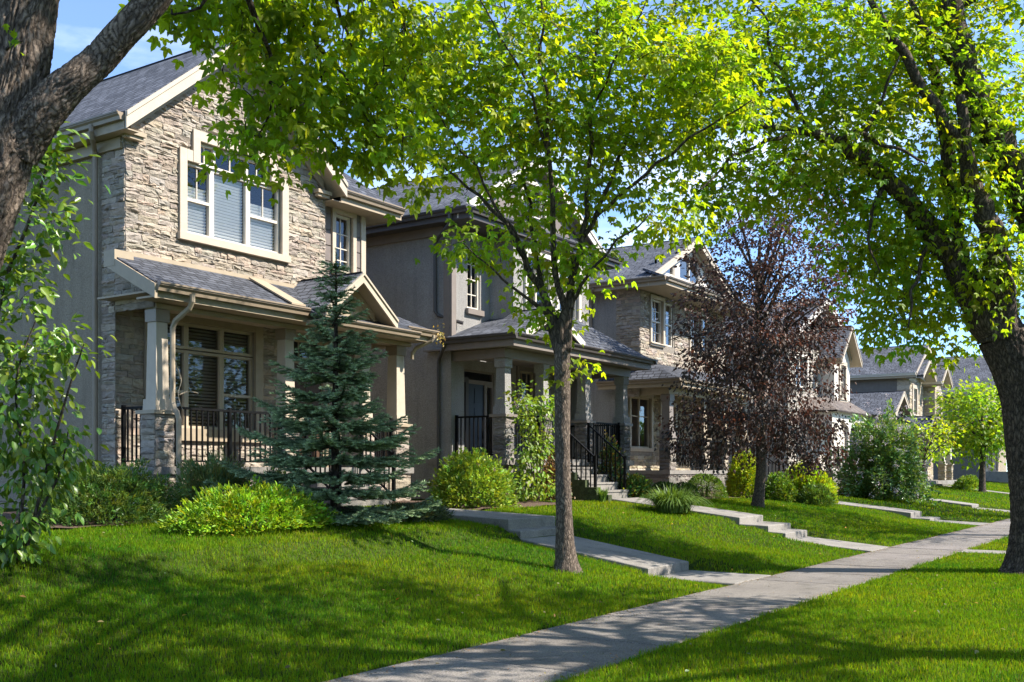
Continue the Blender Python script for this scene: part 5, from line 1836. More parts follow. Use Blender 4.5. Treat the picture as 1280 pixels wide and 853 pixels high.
# ------------------------------------------------------------------ the plum leaved tree
D = 27.0
bx, by = 26.3, 9.85
t4 = thing('plum_tree', (bx, by, gz(bx, by)), 'dark purple leaved tree standing on the lawn before the third house', 'tree', 'trees along the street')
trunk_of(t4, [np.array((bx, by, gz(bx, by) - 0.1)), P(951, 590, D), P(951, 540, D), P(950, 490, D), P(948, 430, D), P(947, 370, D), P(950, 300, D)], [.155, .12, .115, .11, .09, .065, .035], 'bark_young', n=20, amp=0.06, step=0.08, flare=0.3, seed=4)
sk4 = []
for k in range(26):
    a = random.uniform(0, 2 * math.pi)
    h0 = random.uniform(0, 1)
    py0 = 505 - 150 * h0
    l = random.uniform(1.5, 2.5) * (1.05 - 0.35 * h0)
    rise = random.uniform(0.9, 2.4)
    p0 = P(949, py0, D)
    e = p0 + np.array((math.cos(a) * l, math.sin(a) * l, rise))
    m1 = p0 + (e - p0) * 0.4 + np.array((0, 0, 0.25 * rise))
    m2 = p0 + (e - p0) * 0.75 + np.array((0, 0, 0.2 * rise))
    m1 = m1 + RNG.normal(0, .1, 3)
    m2 = m2 + RNG.normal(0, .13, 3)
    mb = MB()
    ps, rs = smooth_path([p0, m1, m2, e], [.045, .03, .02, .009], 0.15)
    mb.tube(ps, rs, n=6)
    mb.build('limb', M['bark_dark'], t4, smooth=True)
    sk4.extend([tuple(p) for p in ps])
crown(t4, sk4, [
    BL(950, 470, D, 112, 75, 235, 2.0), BL(952, 400, D, 120, 75, 235, 2.2), BL(960, 335, D, 115, 70, 125, 2.1), BL(970, 280, D, 105, 60, 58, 1.8), BL(985, 230, D, 70, 42, 18, 1.2), BL(880, 545, D, 45, 45, 55, .9), BL(1010, 545, D, 45, 50, 65, .9), BL(950, 540, D, 85, 35, 70, 1.4),
    BL(1040, 330, D, 30, 70, 35, .8), BL(1045, 260, D, 25, 50, 14, .6),
], M['leaf_plum'], leaf=0.1, per=27, tmpl=T_OVATE, base=(0.098, 0.064, 0.048), sigma=0.17, droop=0.5, name='crown', twig_r=0.007, yel=0.2, var=0.22, up=0.7)

# ------------------------------------------------------------------ blue spruce in front of the near porch
sx_, sy_ = 11.75, 11.05
sz_ = gz(sx_, sy_)
sp = thing('spruce_tree', (sx_, sy_, sz_), 'young blue green spruce before the near porch', 'tree')
Hs = 4.05
mb = MB()
mb.tube([(sx_, sy_, sz_ - .05), (sx_, sy_, sz_ + 1.5), (sx_ + .02, sy_, sz_ + 3), (sx_ + .02, sy_, sz_ + Hs)], [.075, .055, .03, .006], n=10)
mb.build('trunk', M['bark_dark'], sp, smooth=True)
npos, ndir, nsz, ntint = [], [], [], []
br = MB()


def needles_on(a, b, dens, ln, tipcol):
    l = np.linalg.norm(b - a)
    n = max(6, int(l * dens))
    t = RNG.uniform(0, 1, n)
    ax = (b - a) / max(l, 1e-6)
    r = RNG.normal(0, 1, (n, 3))
    r -= (r @ ax)[:, None] * ax[None, :]
    r = unit(r)
    r[:, 2] = np.abs(r[:, 2]) * 0.6 + r[:, 2] * 0.4
    npos.append(a + (b - a) * t[:, None])
    ndir.append(unit(r) * 0.9 + ax * 0.75)
    nsz.append(ln * RNG.uniform(0.7, 1.15, n))
    c = np.array((0.165, 0.235, 0.12))[None, :] * (1 - tipcol * t[:, None] ** 2) + np.array((0.46, 0.57, 0.32))[None, :] * (tipcol * t[:, None] ** 2)
    ntint.append(c * np.exp(RNG.normal(0, 0.2, (n, 1))))


zz = 0.16
tier = 0
while zz < Hs - 0.15:
    f = zz / Hs
    L0 = 1.7 * (1 - f) ** 1.15 + 0.12
    if f < 0.08:
        L0 *= 0.9
    nb = 11 if f < 0.3 else 9 if f < 0.6 else 6
    a0 = random.uniform(0, 6.28)
    for k in range(nb):
        a = a0 + 6.283 * k / nb + random.uniform(-.25, .25)
        l = L0 * random.uniform(0.55, 1.18)
        z0 = sz_ + zz + random.uniform(-.06, .06)
        out = np.array((math.cos(a), math.sin(a), 0))
        side = np.array((-math.sin(a), math.cos(a), 0))
        droop = -0.22 * (1 - f) + 0.5 * f
        pts = []
        for s in np.linspace(0, 1, 7):
            pts.append(np.array((sx_, sy_, z0)) + out * l * s + np.array((0, 0, l * (droop * s + 0.26 * s ** 3 * (1 - f)))) + side * 0.04 * math.sin(3 * s + k))
        br.tube(pts, [.014 * (1 - .7 * s) for s in np.linspace(0, 1, 7)], n=4, cap=False)
        for i in range(2 if l > .5 else 0, 6):
            needles_on(pts[i], pts[i + 1], 420, 0.048, 0.9 if i == 5 else 0.15)
        m = max(3, int(l / 0.085))
        for j in range(m):
            s = 0.1 + 0.88 * (j + random.random() * .6) / m
            p = pts[0] + 0
            q = s * 6
            i = min(int(q), 5)
            p = pts[i] + (pts[i + 1] - pts[i]) * (q - i)
            for sg in (-1, 1):
                tl = (0.36 * l * (1 - s) + 0.12) * random.uniform(0.7, 1.1)
                tl = min(tl, 0.38)
                d = out * 0.75 + side * sg * 0.8 + np.array((0, 0, random.uniform(-.28, .12)))
                e = p + d / np.linalg.norm(d) * tl
                br.tube([p, e], [.005, .002], n=3, cap=False)
                needles_on(p, e, 430, 0.046, 0.95)
                if tl > 0.2:
                    for g in (.4, .7):
                        p2 = p + (e - p) * g
                        d2 = out * 0.9 + side * sg * 0.15 + np.array((0, 0, random.uniform(-.2, .1)))
                        e2 = p2 + d2 / np.linalg.norm(d2) * tl * 0.5
                        needles_on(p2, e2, 400, 0.042, 0.95)
    zz += 0.25 * (1 - 0.2 * f)
    tier += 1
needles_on(np.array((sx_ + .02, sy_, sz_ + Hs - .5)), np.array((sx_ + .02, sy_, sz_ + Hs + .06)), 300, 0.04, 0.8)
o = br.build('branch_work', M['bark_dark'], sp)
o['kind'] = 'stuff'
npos, ndir, nsz, ntint = np.concatenate(npos), np.concatenate(ndir), np.concatenate(nsz), np.concatenate(ntint)
leaf_mesh('needles', npos, ndir, RNG.normal(0, 1, npos.shape), nsz, tmpl_needle(0.13), ntint, M['needle_blue'], sp)['kind'] = 'stuff'


# ------------------------------------------------------------------ shrubs
def lump(n, c, r, shell=0.55, lumpy=0.22, k=3.0, flat=0.0):
    """points in a lumpy half dome standing on the ground; returns points and outward directions"""
    q = unit(RNG.normal(0, 1, (n, 3)))
    q[:, 2] = np.abs(q[:, 2]) - 0.12
    rr = (shell + (1 - shell) * RNG.random(n) ** 0.5)
    s = float(RNG.uniform(0, 30))
    nn = np.array([mnoise.noise((v[0] * k + s, v[1] * k, v[2] * k)) + 0.5 * mnoise.noise((v[0] * k * 2.3 + s, v[1] * k * 2.3, v[2] * k * 2.3 + 5)) for v in q])
    rr = rr * (1 + lumpy * nn)
    p = np.array(c)[None, :] + q * rr[:, None] * np.array(r)[None, :]
    return p, q


def shrub(name, label, cat, x, y, r, n, leaf, base, tmpl=T_OVATE, mat='leaf_shrub', shell=0.5, lumpy=0.25, k=3.0, upw=0.5, var=0.25, yel=0.15, group=None, stems=14, blossom=None, nrm=0.9, zoff=0.0, jit=0.5):
    z = gz(x, y) + zoff
    root = thing(name, (x, y, z), label, cat, group)
    n = int(n)
    p, q = lump(n, (x, y, z + r[2] * 0.1), r, shell, lumpy, k)
    low = ground_z(p[:, 0], p[:, 1]) + 0.01
    p[:, 2] = np.maximum(p[:, 2], low)
    d = q + RNG.normal(0, jit, q.shape)
    d[:, 2] += upw
    nor = RNG.normal(0, 0.5, q.shape) + q * 0.4
    nor[:, 2] += nrm
    if tmpl is T_NEEDLE or nrm == 0:
        nor = RNG.normal(0, 1, q.shape)
    gid = np.array([int(abs(hash((int(a * 5), int(b * 5), int(c * 5)))) % 400) for a, b, c in (p / np.array(r) * 1.6)])
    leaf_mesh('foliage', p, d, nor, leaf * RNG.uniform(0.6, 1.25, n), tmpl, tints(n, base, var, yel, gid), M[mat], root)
    mb = MB()
    for i in range(stems):
        a = random.uniform(0, 6.28)
        f = random.uniform(0.2, 0.75)
        e = Vector((x + math.cos(a) * r[0] * f, y + math.sin(a) * r[1] * f, z + r[2] * random.uniform(0.45, 0.85)))
        b = Vector((x + math.cos(a) * 0.06, y + math.sin(a) * 0.06, z - 0.05))
        m = b.lerp(e, 0.5) + Vector((0, 0, 0.12 * r[2]))
        mb.tube([b, m, e], [0.012, 0.009, 0.004], n=5)
    mb.build('stem', M['bark_dark'], root)
    if blossom:
        nb, size, col = blossom
        p, q = lump(nb, (x, y, z + r[2] * 0.1), r, 0.93, lumpy, k)
        k_ = 14
        pp = np.repeat(p, k_, axis=0) + RNG.normal(0, size, (nb * k_, 3))
        leaf_mesh('blossom', pp, RNG.normal(0, 1, pp.shape), RNG.normal(0, 1, pp.shape), np.full(len(pp), size * 0.9), T_SMALL, tints(len(pp), col, 0.12, 0.05), M['petal'], root)['kind'] = 'stuff'
    return root


T_JUN = tmpl_needle(0.16)
GS = 'shrubs in the front beds'
shrub('juniper_shrub', 'wide dark green juniper in the mulch at the near house corner', 'shrub', 8.75, 12.35, (1.0, .8, .76), 24000, .062, (0.085, 0.15, 0.03), tmpl=T_JUN, nrm=0, upw=0.35, lumpy=.42, k=4.5, mat='leaf_shrub', yel=.2, group=GS, jit=.6)
shrub('juniper_shrub', 'grey green upright juniper against the pale stone of the porch foundation', 'shrub', 11.05, 12.95, (.68, .5, .86), 14000, .07, (0.17, 0.22, 0.08), tmpl=T_JUN, nrm=0, upw=.9, lumpy=.5, k=4, yel=.2, group=GS, jit=.3)
shrub('juniper_shrub', 'small green juniper showing between the porch foundation and the spruce', 'shrub', 12.35, 12.9, (.5, .45, .62), 8000, .065, (0.075, 0.135, 0.03), tmpl=T_JUN, nrm=0, upw=1.2, lumpy=.4, k=4, group=GS, jit=.3)
shrub('spirea_shrub', 'low spreading mound of yellow green leaves at the edge of the near lawn', 'shrub', 9.75, 10.65, (1.28, .62, .56), 10000, .062, (0.215, 0.35, 0.02), tmpl=T_LANCE, upw=0.5, lumpy=.3, k=4.5, yel=.2, group=GS)
shrub('creeping_juniper', 'low grey green creeping juniper on the grass at the foot of the spruce', 'shrub', 13.0, 10.65, (.82, .55, .22), 5500, .08, (0.085, 0.11, 0.06), tmpl=T_JUN, nrm=0, upw=0.3, lumpy=.35, k=5, group=GS)
shrub('flowering_shrub', 'yellow green shrub with a few pink blooms beside the near walk', 'shrub', 16.55, 11.95, (.95, .72, 1.02), 8500, .075, (0.22, 0.32, 0.04), tmpl=T_OVATE, upw=.5, lumpy=.38, k=3.5, group=GS, blossom=(14, .022, (0.55, 0.3, 0.33)))
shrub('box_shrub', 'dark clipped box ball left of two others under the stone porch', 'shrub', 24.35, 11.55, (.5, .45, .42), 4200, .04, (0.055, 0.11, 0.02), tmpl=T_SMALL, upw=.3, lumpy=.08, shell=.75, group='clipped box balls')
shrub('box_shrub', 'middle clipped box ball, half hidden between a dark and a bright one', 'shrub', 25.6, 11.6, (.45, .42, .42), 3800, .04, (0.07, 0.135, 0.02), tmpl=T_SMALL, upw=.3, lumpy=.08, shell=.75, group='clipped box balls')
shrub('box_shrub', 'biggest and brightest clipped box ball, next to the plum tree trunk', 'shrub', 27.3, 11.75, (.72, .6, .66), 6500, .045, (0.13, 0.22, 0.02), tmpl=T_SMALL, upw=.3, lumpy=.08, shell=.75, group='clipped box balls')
shrub('golden_shrub', 'round yellow green shrub right of the plum tree trunk, below grey stucco', 'shrub', 29.9, 11.6, (.62, .55, 1.35), 5500, .08, (0.3, 0.38, 0.025), tmpl=T_OVATE, upw=.5, lumpy=.25, group=GS)
shrub('golden_shrub', 'small mid green shrub squeezed between two larger golden shrubs', 'shrub', 30.55, 10.75, (.6, .5, .78), 3800, .075, (0.13, 0.22, 0.03), tmpl=T_OVATE, upw=.5, lumpy=.3, group=GS)
shrub('golden_shrub', 'biggest golden yellow shrub, broad and round before the arched porch house', 'shrub', 31.75, 10.3, (1.0, .85, 1.18), 11000, .08, (0.33, 0.41, 0.025), tmpl=T_OVATE, upw=.5, lumpy=.22, group=GS)
shrub('golden_shrub', 'dull green feathery shrub at the foot of the broad golden one', 'shrub', 30.9, 9.75, (.62, .5, .6), 3600, .075, (0.1, 0.17, 0.03), tmpl=T_LANCE, upw=.9, lumpy=.3, group=GS)
shrub('lilac_bush', 'tall dark leaved lilac with pale blossom between the two far porches', 'bush', 39.4, 10.0, (1.75, 1.4, 2.95), 13000, .14, (0.15, 0.25, 0.065), tmpl=T_OVATE, mat='leaf_gloss', upw=.1, lumpy=.6, k=2.6, shell=.4, stems=20, blossom=(250, .06, (0.62, 0.54, 0.53)))
shrub('bedding_plant', 'small bright green clump at the foot of the lilac', 'plant', 38.6, 10.6, (.5, .4, .42), 1500, .1, (0.16, 0.26, 0.03), tmpl=T_LANCE, upw=.8)
shrub('bedding_plant', 'low light green plants along the far golden stone porch', 'plant', 59.0, 10.6, (2.1, .6, .6), 2600, .16, (0.17, 0.27, 0.03), tmpl=T_LANCE, upw=.6)
shrub('rose_bush', 'leggy bush with reddish leaves right of the stair railing', 'bush', 22.98, 12.35, (.34, .32, 1.5), 2200, .075, (0.1, 0.13, 0.04), tmpl=T_OVATE, lumpy=.4, blossom=(12, .025, (0.35, 0.12, 0.12)), var=.4, yel=.4)
shrub('bedding_plant', 'green and reddish low bedding plants right of the grey porch stairs', 'plant', 23.05, 11.75, (.45, .4, .6), 2600, .07, (0.11, 0.17, 0.035), tmpl=T_OVATE, lumpy=.4, var=.35, yel=.35)
shrub('rust_shrub', 'small rust brown shrub against the slim tree trunk', 'shrub', 19.95, 12.2, (.42, .36, 1.0), 2000, .07, (0.16, 0.1, 0.045), tmpl=T_OVATE, lumpy=.35, var=.35, yel=.2)
# a dogwood trained loosely up the porch corner
T5 = thing('dogwood_bush', (18.9, 12.05, gz(18.9, 12.05)), 'loose lime green bush climbing the grey porch corner', 'bush')
sk = []
for k in range(9):
    a = random.uniform(0, 6.28)
    b0 = Vector((18.9 + .1 * math.cos(a), 12.05 + .1 * math.sin(a), gz(18.9, 12.05) - .03))
    e = Vector((18.9 + random.uniform(-.6, .75), 12.05 + random.uniform(-.3, .25), gz(18.9, 12.05) + random.uniform(1.3, 2.4)))
    mb = MB()
    ps, rs = smooth_path([b0, b0.lerp(e, .5) + Vector((0, 0, .15)), e], [.016, .012, .005], .12)
    mb.tube(ps, rs, n=5)
    mb.build('stem', M['bark_dark'], T5)
    sk += [tuple(p) for p in ps]
c5 = np.array((18.9, 12.05, gz(18.9, 12.05)))
crown(T5, sk, [(c5 + (.1, 0, 1.6), (.5, .3, .6), 34), (c5 + (.6, 0, 2.05), (.25, .2, .3), 12), (c5 + (-.5, 0, 2.2), (.2, .18, .3), 9), (c5 + (-.05, 0, .9), (.5, .35, .5), 26), (c5 + (0, -.1, .35), (.7, .45, .35), 40)],
      M['leaf_shrub'], leaf=.105, per=13, tmpl=T_OVATE, base=(0.19, 0.29, 0.03), sigma=.11, droop=.5, name='foliage', twig_r=.003)


# strap leaved clumps
def strap_clump(name, label, x, y, n, ln, w, base, spread=1.0, group=None):
    z = gz(x, y)
    root = thing(name, (x, y, z), label, 'plant', group)
    vs, fs, cs = [], [], []
    for i in range(n):
        a = random.uniform(0, 6.283)
        l = ln * random.uniform(.6, 1.1)
        lean = random.uniform(.25, 1.0) * spread
        out = np.array((math.cos(a), math.sin(a), 0))
        sd = np.array((-math.sin(a), math.cos(a), 0))
        b = np.array((x, y, z)) + out * random.uniform(0, .13 * ln) + sd * random.uniform(-.1, .1) * ln
        b = b + (out * random.uniform(0, .38) * ln if spread > 1.05 else 0)
        k0 = len(vs)
        c = np.array(base) * math.exp(random.gauss(0, .22))
        m = 6
        for j in range(m + 1):
            s = j / m
            p = b + out * l * lean * (s ** 1.4) * .8 + np.array((0, 0, l * (s - .62 * lean * s * s * s - .2 * lean * s * s)))
            ww = w * (1 - s ** 2.2) * .5 + .001
            vs += [p - sd * ww, p + sd * ww]
            cs += [c, c]
        fs += [(k0 + 2 * j, k0 + 2 * j + 1, k0 + 2 * j + 3, k0 + 2 * j + 2) for j in range(m)]
    np_mesh('foliage', np.array(vs), [np.array(fs)], M['leaf_shrub'], root, tint=np.array(cs))
    return root


strap_clump('daylily_clump', 'arching daylily clump alone on the lawn before the box balls', 20.6, 9.6, 700, .8, .03, (0.13, 0.21, 0.045), 1.1, 'daylily clumps')
strap_clump('daylily_clump', 'grey green upright iris leaves below the lime bush', 19.0, 11.4, 90, .5, .026, (0.12, 0.19, 0.07), .6, 'daylily clumps')
strap_clump('daylily_clump', 'short bright iris leaves at the foot of the mossy cheek wall', 20.6, 11.3, 90, .45, .026, (0.15, 0.25, 0.05), .6, 'daylily clumps')

# pale boulder slabs by the grey porch
bld = MB()
for cx, cy, rx, ry, h in ((19.35, 12.55, .5, .2, 1.0),):
    seg = 14
    vs = []
    z = gz(cx, cy)
    for j in range(7):
        f = j / 6
        for k in range(seg):
            a = 6.283 * k / seg
            q = (1 - .5 * f ** 2.5) * (1 + .16 * mnoise.noise((math.cos(a) * 2, math.sin(a) * 2, f * 3)))
            vs.append((cx + rx * q * math.cos(a), cy + ry * q * math.sin(a), z - .1 + (h + .1) * f + .06 * mnoise.noise((k * .7, j * .9, 1.0))))
    fs = [(j * seg + k, j * seg + (k + 1) % seg, (j + 1) * seg + (k + 1) % seg, (j + 1) * seg + k) for j in range(6) for k in range(seg)]
    fs.append(tuple(range(6 * seg, 7 * seg)))
    bld.add(vs, fs)
o = bld.build('boulder', M['concrete_pale'], None, root=(19.35, 12.55, gz(19.35, 12.55)))
tag(o, 'pale weathered boulder slab standing behind the lime bush', 'boulder')


# pots and the flower basket
def pot(name, label, x, y, z, r, h, n, leaf, base, blossom=None, mat='terracotta'):
    root = thing(name, (x, y, z), label, 'planter')
    mb = MB()
    mb.tube([(x, y, z), (x, y, z + h * .85), (x, y, z + h * .86), (x, y, z + h)], [r * .7, r * .95, r * 1.06, r * 1.06], n=18)
    mb.build('pot', M[mat], root, smooth=False)
    p, q = lump(n, (x, y, z + h), (r * 1.7, r * 1.7, r * 1.9), .4, .3)
    leaf_mesh('foliage', p, q + RNG.normal(0, .5, q.shape), RNG.normal(0, .6, q.shape) + np.array((0, 0, .8)), leaf * RNG.uniform(.6, 1.2, n), T_OVATE, tints(n, base), M['leaf_shrub'], root)
    if blossom:
        p, q = lump(blossom[0], (x, y, z + h), (r * 1.8, r * 1.8, r * 2.0), .9, .2)
        leaf_mesh('blossom', p, RNG.normal(0, 1, p.shape), RNG.normal(0, 1, p.shape), np.full(len(p), .05), T_SMALL, tints(len(p), blossom[1], .2, .1), M['petal'], root)['kind'] = 'stuff'
    return root


pot('flower_planter', 'planter of lilac and white flowers set on the grey porch pier', 20.0, 13.05, 2.83, .13, .18, 160, .06, (0.1, 0.16, 0.05), (320, (0.42, 0.35, 0.42)), 'plastic_grey')
pot('potted_plant', 'brown pot with a yellow green plant on the mossy cheek wall', 21.04, 12.72, 1.722, .1, .24, 260, .09, (0.22, 0.3, 0.03))
pot('potted_plant', 'small dark pot standing on the right hand steps of the grey porch', 22.4, 12.4, 1.345, .09, .2, 40, .05, (0.06, 0.08, 0.03), None, 'black_metal')

# climbing leafy bush at the left edge
t6 = thing('climbing_bush', tuple(P(20, 700, 10.2)), 'tall glossy leaved bush at the left edge under the old tree', 'bush')
D = 10.2
sk = []
for spec in ([(15, 720, D), (30, 600, D), (20, 480, D), (45, 400, D)], [(0, 720, D), (-10, 560, D), (-5, 420, D), (10, 340, D)], [(25, 720, D), (60, 580, D), (85, 490, D), (105, 430, D)], [(10, 720, D), (50, 640, D), (75, 590, D), (85, 540, D)], [(-10, 720, D), (-70, 560, D), (-80, 420, D), (-60, 300, D)],
             [(10, 340, D), (35, 280, D), (55, 220, D), (60, 180, D)]):
    mb = MB()
    ps, rs = smooth_path([P(*s) for s in spec], [.02, .016, .011, .006], .12)
    mb.tube(ps, rs, n=6)
    mb.build('stem', M['bark_dark'], t6)
    sk += [tuple(p) for p in ps]
crown(t6, sk, [BL(18, 430, D, 45, 60, 27, .4), BL(85, 435, D, 26, 20, 8, .2), BL(28, 520, D, 52, 55, 31, .45), BL(20, 610, D, 46, 60, 34, .45), BL(70, 560, D, 25, 40, 14, .2), BL(-60, 450, D, 60, 150, 110, .6), BL(10, 675, D, 40, 30, 24, .3), BL(52, 215, D, 22, 60, 24, .2), BL(62, 290, D, 18, 40, 12, .2), BL(25, 345, D, 30, 40, 20, .25), BL(40, 170, D, 25, 25, 9, .2)],
      M['leaf_gloss'], leaf=.105, per=11, tmpl=T_OVATE, base=(0.14, 0.24, 0.03), sigma=.12, droop=.6, name='foliage', twig_r=.004)


# ------------------------------------------------------------------ small far trees and the rest of the street's trees
def street_tree(name, label, x, y, h, spread, base, nclump=120, leaf=.14, per=22, trunk_r=.12, z0=None, first=1.4, group='trees along the street', sigma=.3, tmpl=T_MAPLE, mat='leaf_maple', crown_c=None, crown_r=None):
    z = gz(x, y) if y > 5.58 else (0 if y > -1.4 else -.1)
    root = thing(name, (x, y, z), label, 'tree', group)
    trunk_of(root, [(x, y, z - .1), (x, y, z + first * .6), (x + .03, y, z + first), (x, y, z + h * .55), (x, y, z + h * .8)], [trunk_r * 1.2, trunk_r, trunk_r * .95, trunk_r * .6, trunk_r * .25], 'bark_dark', n=16, amp=.06, step=.15, flare=.3)
    sk = []
    cc = np.array(crown_c) if crown_c is not None else np.array((x, y, z + (h + first) / 2))
    cr = np.array(crown_r) if crown_r is not None else np.array((spread, spread, (h - first) / 2))
    for k in range(12):
        a = 6.283 * k / 12 + random.uniform(-.3, .3)
        p0 = np.array((x, y, z + random.uniform(first, h * .6)))
        e = cc + np.array((math.cos(a), math.sin(a), random.uniform(-.3, .8))) * cr * .75
        m = p0 + (e - p0) * .5 + np.array((0, 0, .12 * h * .3))
        mb = MB()
        ps, rs = smooth_path([p0, m, e], [trunk_r * .5, trunk_r * .3, trunk_r * .1], .25)
        mb.tube(ps, rs, n=6)
        mb.build('limb', M['bark_dark'], root, smooth=True)
        sk += [tuple(p) for p in ps]
    crown(root, sk, [(cc, cr, nclump)], M[mat], leaf=leaf, per=per, base=base, sigma=sigma, twig_r=.008, tmpl=tmpl, max_twig=4)
    return root


street_tree('young_tree', 'small bright yellow green tree with thin trunk before the golden stone porch', 50.6, 11.0, 3.5, 1.55, (0.24, 0.33, 0.02), 60, leaf=.16, per=16, trunk_r=.07, first=1.3, sigma=.25)
street_tree('far_tree', 'light green round tree before the last far house', 57.0, 9.6, 5.6, 2.1, (0.2, 0.31, 0.03), 210, leaf=.22, per=18, trunk_r=.14, first=1.5, sigma=.42)
street_tree('far_tree', 'green far tree closing the street right of the last house', 78.0, 9.3, 8.0, 3.2, (0.12, 0.2, 0.03), 130, leaf=.26, per=18, trunk_r=.2, first=1.8, sigma=.5)
# trees whose crowns shade the lawns from outside the picture
street_tree('street_tree', 'shade tree on the verge close beside the viewer, outside the picture', 2.6, -1.0, 9.6, 4.5, (0.13, 0.22, 0.025), 250, leaf=.14, per=32, trunk_r=.28, first=3.4, sigma=.2, crown_c=(6.6, 1.3, 8.0), crown_r=(5.4, 3.2, 1.7))
street_tree('street_tree', 'shade tree on the verge ahead of the viewer, outside the picture', 11.2, -1.15, 10, 4.5, (0.13, 0.22, 0.025), 220, leaf=.14, per=30, trunk_r=.28, first=3.4, sigma=.2, crown_c=(11.6, -1.2, 7.6), crown_r=(4.8, 3.6, 2.1))
street_tree('street_tree', 'shade tree on the verge beyond the big right hand tree', 29.5, 1.6, 9.0, 3.6, (0.11, 0.2, 0.025), 200, leaf=.15, per=22, trunk_r=.25, first=3.4, sigma=.36, crown_c=(29.5, 1.8, 7.2), crown_r=(4.2, 3.4, 2.3))
street_tree('street_tree', 'second shade tree on the verge down the street', 41.0, 1.6, 9.0, 3.6, (0.11, 0.2, 0.025), 160, leaf=.17, per=20, trunk_r=.25, first=3.4, sigma=.4, crown_c=(41.0, 1.8, 7.0), crown_r=(4.0, 3.2, 2.3))
for i, x in enumerate((2, 10.5, 19, 28, 38)):
    street_tree('street_tree', ('broad tree across the road seen mirrored in the near windows', 'tree across the road facing the near house', 'tree across the road facing the grey house', 'tree across the road facing the third house', 'tree across the road facing the arched porch')[i], x, -15, 10 + (i % 2), 4.4, (0.07, 0.13, 0.025), 230, leaf=.34, per=18, trunk_r=.25, first=1.2, sigma=.6, tmpl=T_SMALL)


# a dead vine on the near downspout and a tuft of dry leaves caught at the gutter's end
mb = MB()
for pts in (((10.93, 13.72, 3.3), (11.0, 13.66, 3.05), (10.94, 13.66, 2.8), (11.0, 13.62, 2.55)), ((10.98, 13.66, 3.05), (10.86, 13.62, 3.3), (10.8, 13.6, 3.42)), ((10.96, 13.65, 2.8), (11.1, 13.6, 2.86), (11.28, 13.6, 2.84))):
    ps, rs = smooth_path(pts, [.009, .007, .006, .004][:len(pts)], .05)
    mb.tube(ps, rs, n=6)
o = mb.build('dead_vine', M['trim_tan'], None, root=(10.93, 13.72, 2.55))
tag(o, 'bleached dead vine twigs clinging to the near porch downspout', 'vine')
q = np.array((17.4, 13.4, 4.42)) + RNG.normal(0, 1, (46, 3)) * np.array((.05, .05, .08))
o = leaf_mesh('dry_leaves', q, RNG.normal(0, .5, (46, 3)) - np.array((0, 0, .8)), RNG.normal(0, 1, (46, 3)), np.full(46, .07), T_LANCE, tints(46, (0.4, 0.3, 0.08), .25), M['leaf_shrub'], None)
tag(o, 'tuft of dry yellow leaves hanging at the end of the tan porch gutter', 'leaves', kind='stuff')

# ================================================================== grass
def grass_field(name, zones, area, zf, mat, label):
    vs_all, tint_all, f4, f3 = [], [], [], []
    base = 0
    th0 = TH
    for d0, d1, dens, ln, wd in zones:
        half = rad(36)
        n = int(dens * half * (d1 * d1 - d0 * d0))
        r = np.sqrt(RNG.uniform(d0 * d0, d1 * d1, n))
        a = th0 + RNG.uniform(-half, half, n)
        x, y = r * np.cos(a) + RNG.uniform(-.5, .5, n) * 0, r * np.sin(a)
        m = area(x, y)
        x, y = x[m], y[m]
        n = len(x)
        if n == 0:
            continue
        z = zf(x, y) - 0.012
        # patches of longer, paler or denser grass
        pn = np.array([mnoise.noise((a_ * .55, b_ * .55, 0.3)) + .6 * mnoise.noise((a_ * 1.9, b_ * 1.9, 4.0)) for a_, b_ in zip(x, y)])
        l = ln * RNG.uniform(.55, 1.3, n) * (1 + .15 * pn)
        w = wd * RNG.uniform(.7, 1.3, n)
        az = RNG.uniform(0, 2 * np.pi, n)
        lean = RNG.uniform(.08, .75, n)
        dx, dy = np.cos(az), np.sin(az)
        yaw = RNG.uniform(0, np.pi, n)
        sx, sy = np.cos(yaw), np.sin(yaw)
        b = np.stack([x, y, z], 1)
        sd = np.stack([sx * w * .5, sy * w * .5, np.zeros(n)], 1)
        mid = b + np.stack([dx * l * lean * .25, dy * l * lean * .25, l * .55], 1)
        tip = b + np.stack([dx * l * lean * .9, dy * l * lean * .9, l * (1 - .28 * lean)], 1)
        v = np.stack([b - sd, b + sd, mid - sd * .75, mid + sd * .75, tip], 1).reshape(-1, 3)
        i0 = base + np.arange(n) * 5
        f4.append(np.stack([i0, i0 + 1, i0 + 3, i0 + 2], 1))
        f3.append(np.stack([i0 + 2, i0 + 3, i0 + 4], 1))
        base += 5 * n
        c = np.array((0.136, 0.236, 0.009))[None, :] * np.exp(RNG.normal(0, .22, n) + .15 * pn)[:, None]
        pl = np.array([mnoise.noise((a_ * .35 + 9, b_ * .5, 2.0)) + .5 * mnoise.noise((a_ * 3.1, b_ * 3.1, 8.0)) for a_, b_ in zip(x, y)])
        c[:, 0] *= np.exp(RNG.normal(0, .22, n) + .2 * pn + .45 * pl)
        c[:, 1] *= np.exp(.16 * pl)
        clover = (pl < -.42) & (RNG.random(n) < .5)
        c[clover] *= np.array((.55, .8, 1.6))
        dry = RNG.random(n) < .03 + .06 * np.clip(pl, 0, 1)
        c[dry] = np.array((0.2, 0.17, 0.07))
        vs_all.append(v)
        tint_all.append(np.repeat(c, 5, axis=0))
    o = np_mesh(name, np.concatenate(vs_all), [np.concatenate(f4), np.concatenate(f3)], M[mat], None, tint=np.concatenate(tint_all))
    tag(o, label, 'grass', kind='stuff')
    return o


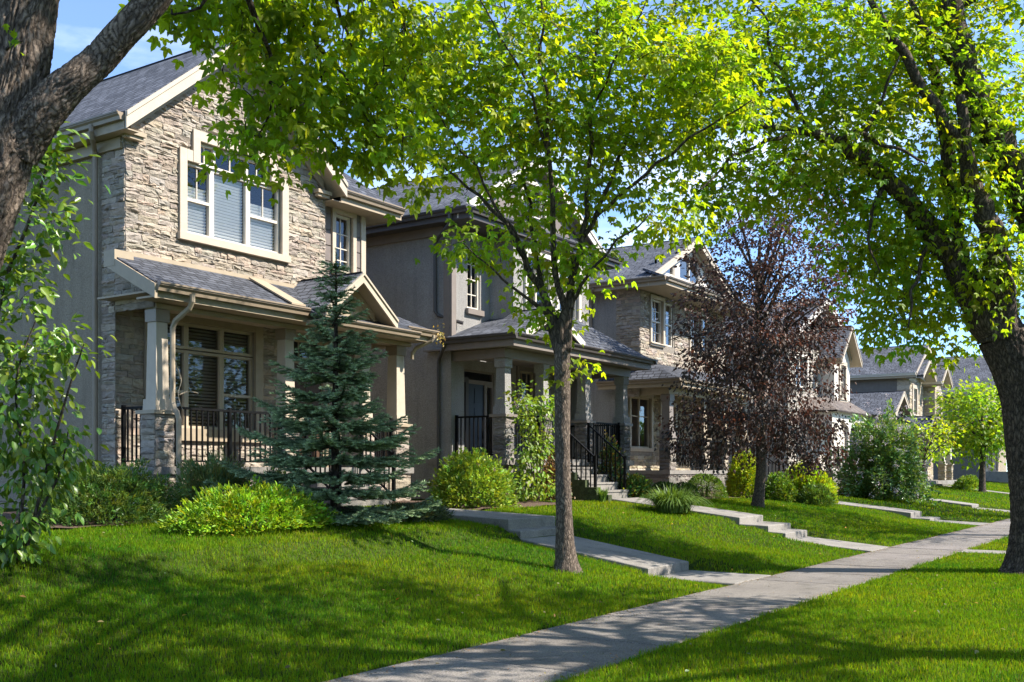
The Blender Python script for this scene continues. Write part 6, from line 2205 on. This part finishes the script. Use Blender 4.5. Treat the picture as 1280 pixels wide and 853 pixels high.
def in_lawn(x, y):
    edge = 5.58 + 0.035 * np.sin(x * 5.1) + 0.02 * np.sin(x * 17.0)
    m = (y > edge) & (y < 13.2)
    for x0, x1, runs in WALKS:
        ya, yb = runs[0][0], runs[-1][1]
        m &= ~((x > x0 - .01) & (x < x1 + .01) & (y < yb))
    for x0, x1, y0, y1 in BEDS:
        wob = .18 * np.sin(x * 2.3) + .1 * np.sin(x * 5.7)
        m &= ~((x > x0 + .1) & (x < x1 - .1) & (y > y0 + wob) & (y < y1))
    return m


def in_verge(x, y):
    edge = 4.12 - 0.03 * np.sin(x * 4.3) - 0.02 * np.sin(x * 15.0)
    return (y > -1.3) & (y < edge) & ~((x > 21.9) & (x < 22.7))


Z_NEAR = [(4.0, 8.0, 6500, .05, .0046), (8.0, 13.0, 3300, .052, .0058), (13.0, 20.0, 1900, .052, .0078), (20.0, 34.0, 750, .055, .0115), (34.0, 75.0, 110, .07, .028)]
grass_field('grass', Z_NEAR, in_lawn, ground_z, 'blade_grass', 'mown green lawn sloping up from the sidewalk to the houses')
grass_field('grass', Z_NEAR, in_verge, lambda x, y: 0 * x, 'blade_grass', 'mown grass strip between the sidewalk and the street')


# litter along the edges of the walk: dry seeds, crumbs of bark, a few fallen leaves
n = 5200
x = RNG.uniform(2, 40, n)
e = RNG.random(n)
y = np.where(e < .55, 5.57 - np.abs(RNG.normal(0, .09, n)), np.where(e < .85, 4.13 + np.abs(RNG.normal(0, .08, n)), RNG.uniform(4.15, 5.55, n)))
p = np.stack([x, y, np.full(n, .011)], 1)
d = RNG.normal(0, 1, (n, 3))
d[:, 2] *= .15
nn = RNG.normal(0, .2, (n, 3))
nn[:, 2] += 1
o = leaf_mesh('leaf_litter', p, d, nn, RNG.uniform(.008, .03, n), T_SMALL, tints(n, (0.2, 0.15, 0.075), .4, .3), M['leaf_shrub'], None)
tag(o, 'dry leaf crumbs and seeds strewn along the sidewalk edges', 'leaf litter', kind='stuff')

n = 420
x, y = RNG.uniform(3, 30, n), RNG.uniform(0, 11.5, n)
m = in_lawn(x, y) | in_verge(x, y) | (RNG.random(n) < .25)
x, y = x[m], y[m]
z = np.where(y > 5.58, ground_z(x, y) + .045, np.where(y < 4.12, .045, .012))
p = np.stack([x, y, z], 1)
d = RNG.normal(0, 1, p.shape)
d[:, 2] *= .2
nn = RNG.normal(0, .35, p.shape)
nn[:, 2] += 1
o = leaf_mesh('fallen_leaves', p, d, nn, RNG.uniform(.03, .06, len(p)), T_OVATE, tints(len(p), (0.24, 0.2, 0.07), .35, .3), M['leaf_shrub'], None)
tag(o, 'scattered fallen yellow and brown leaves on the grass and sidewalk', 'leaves', kind='stuff')
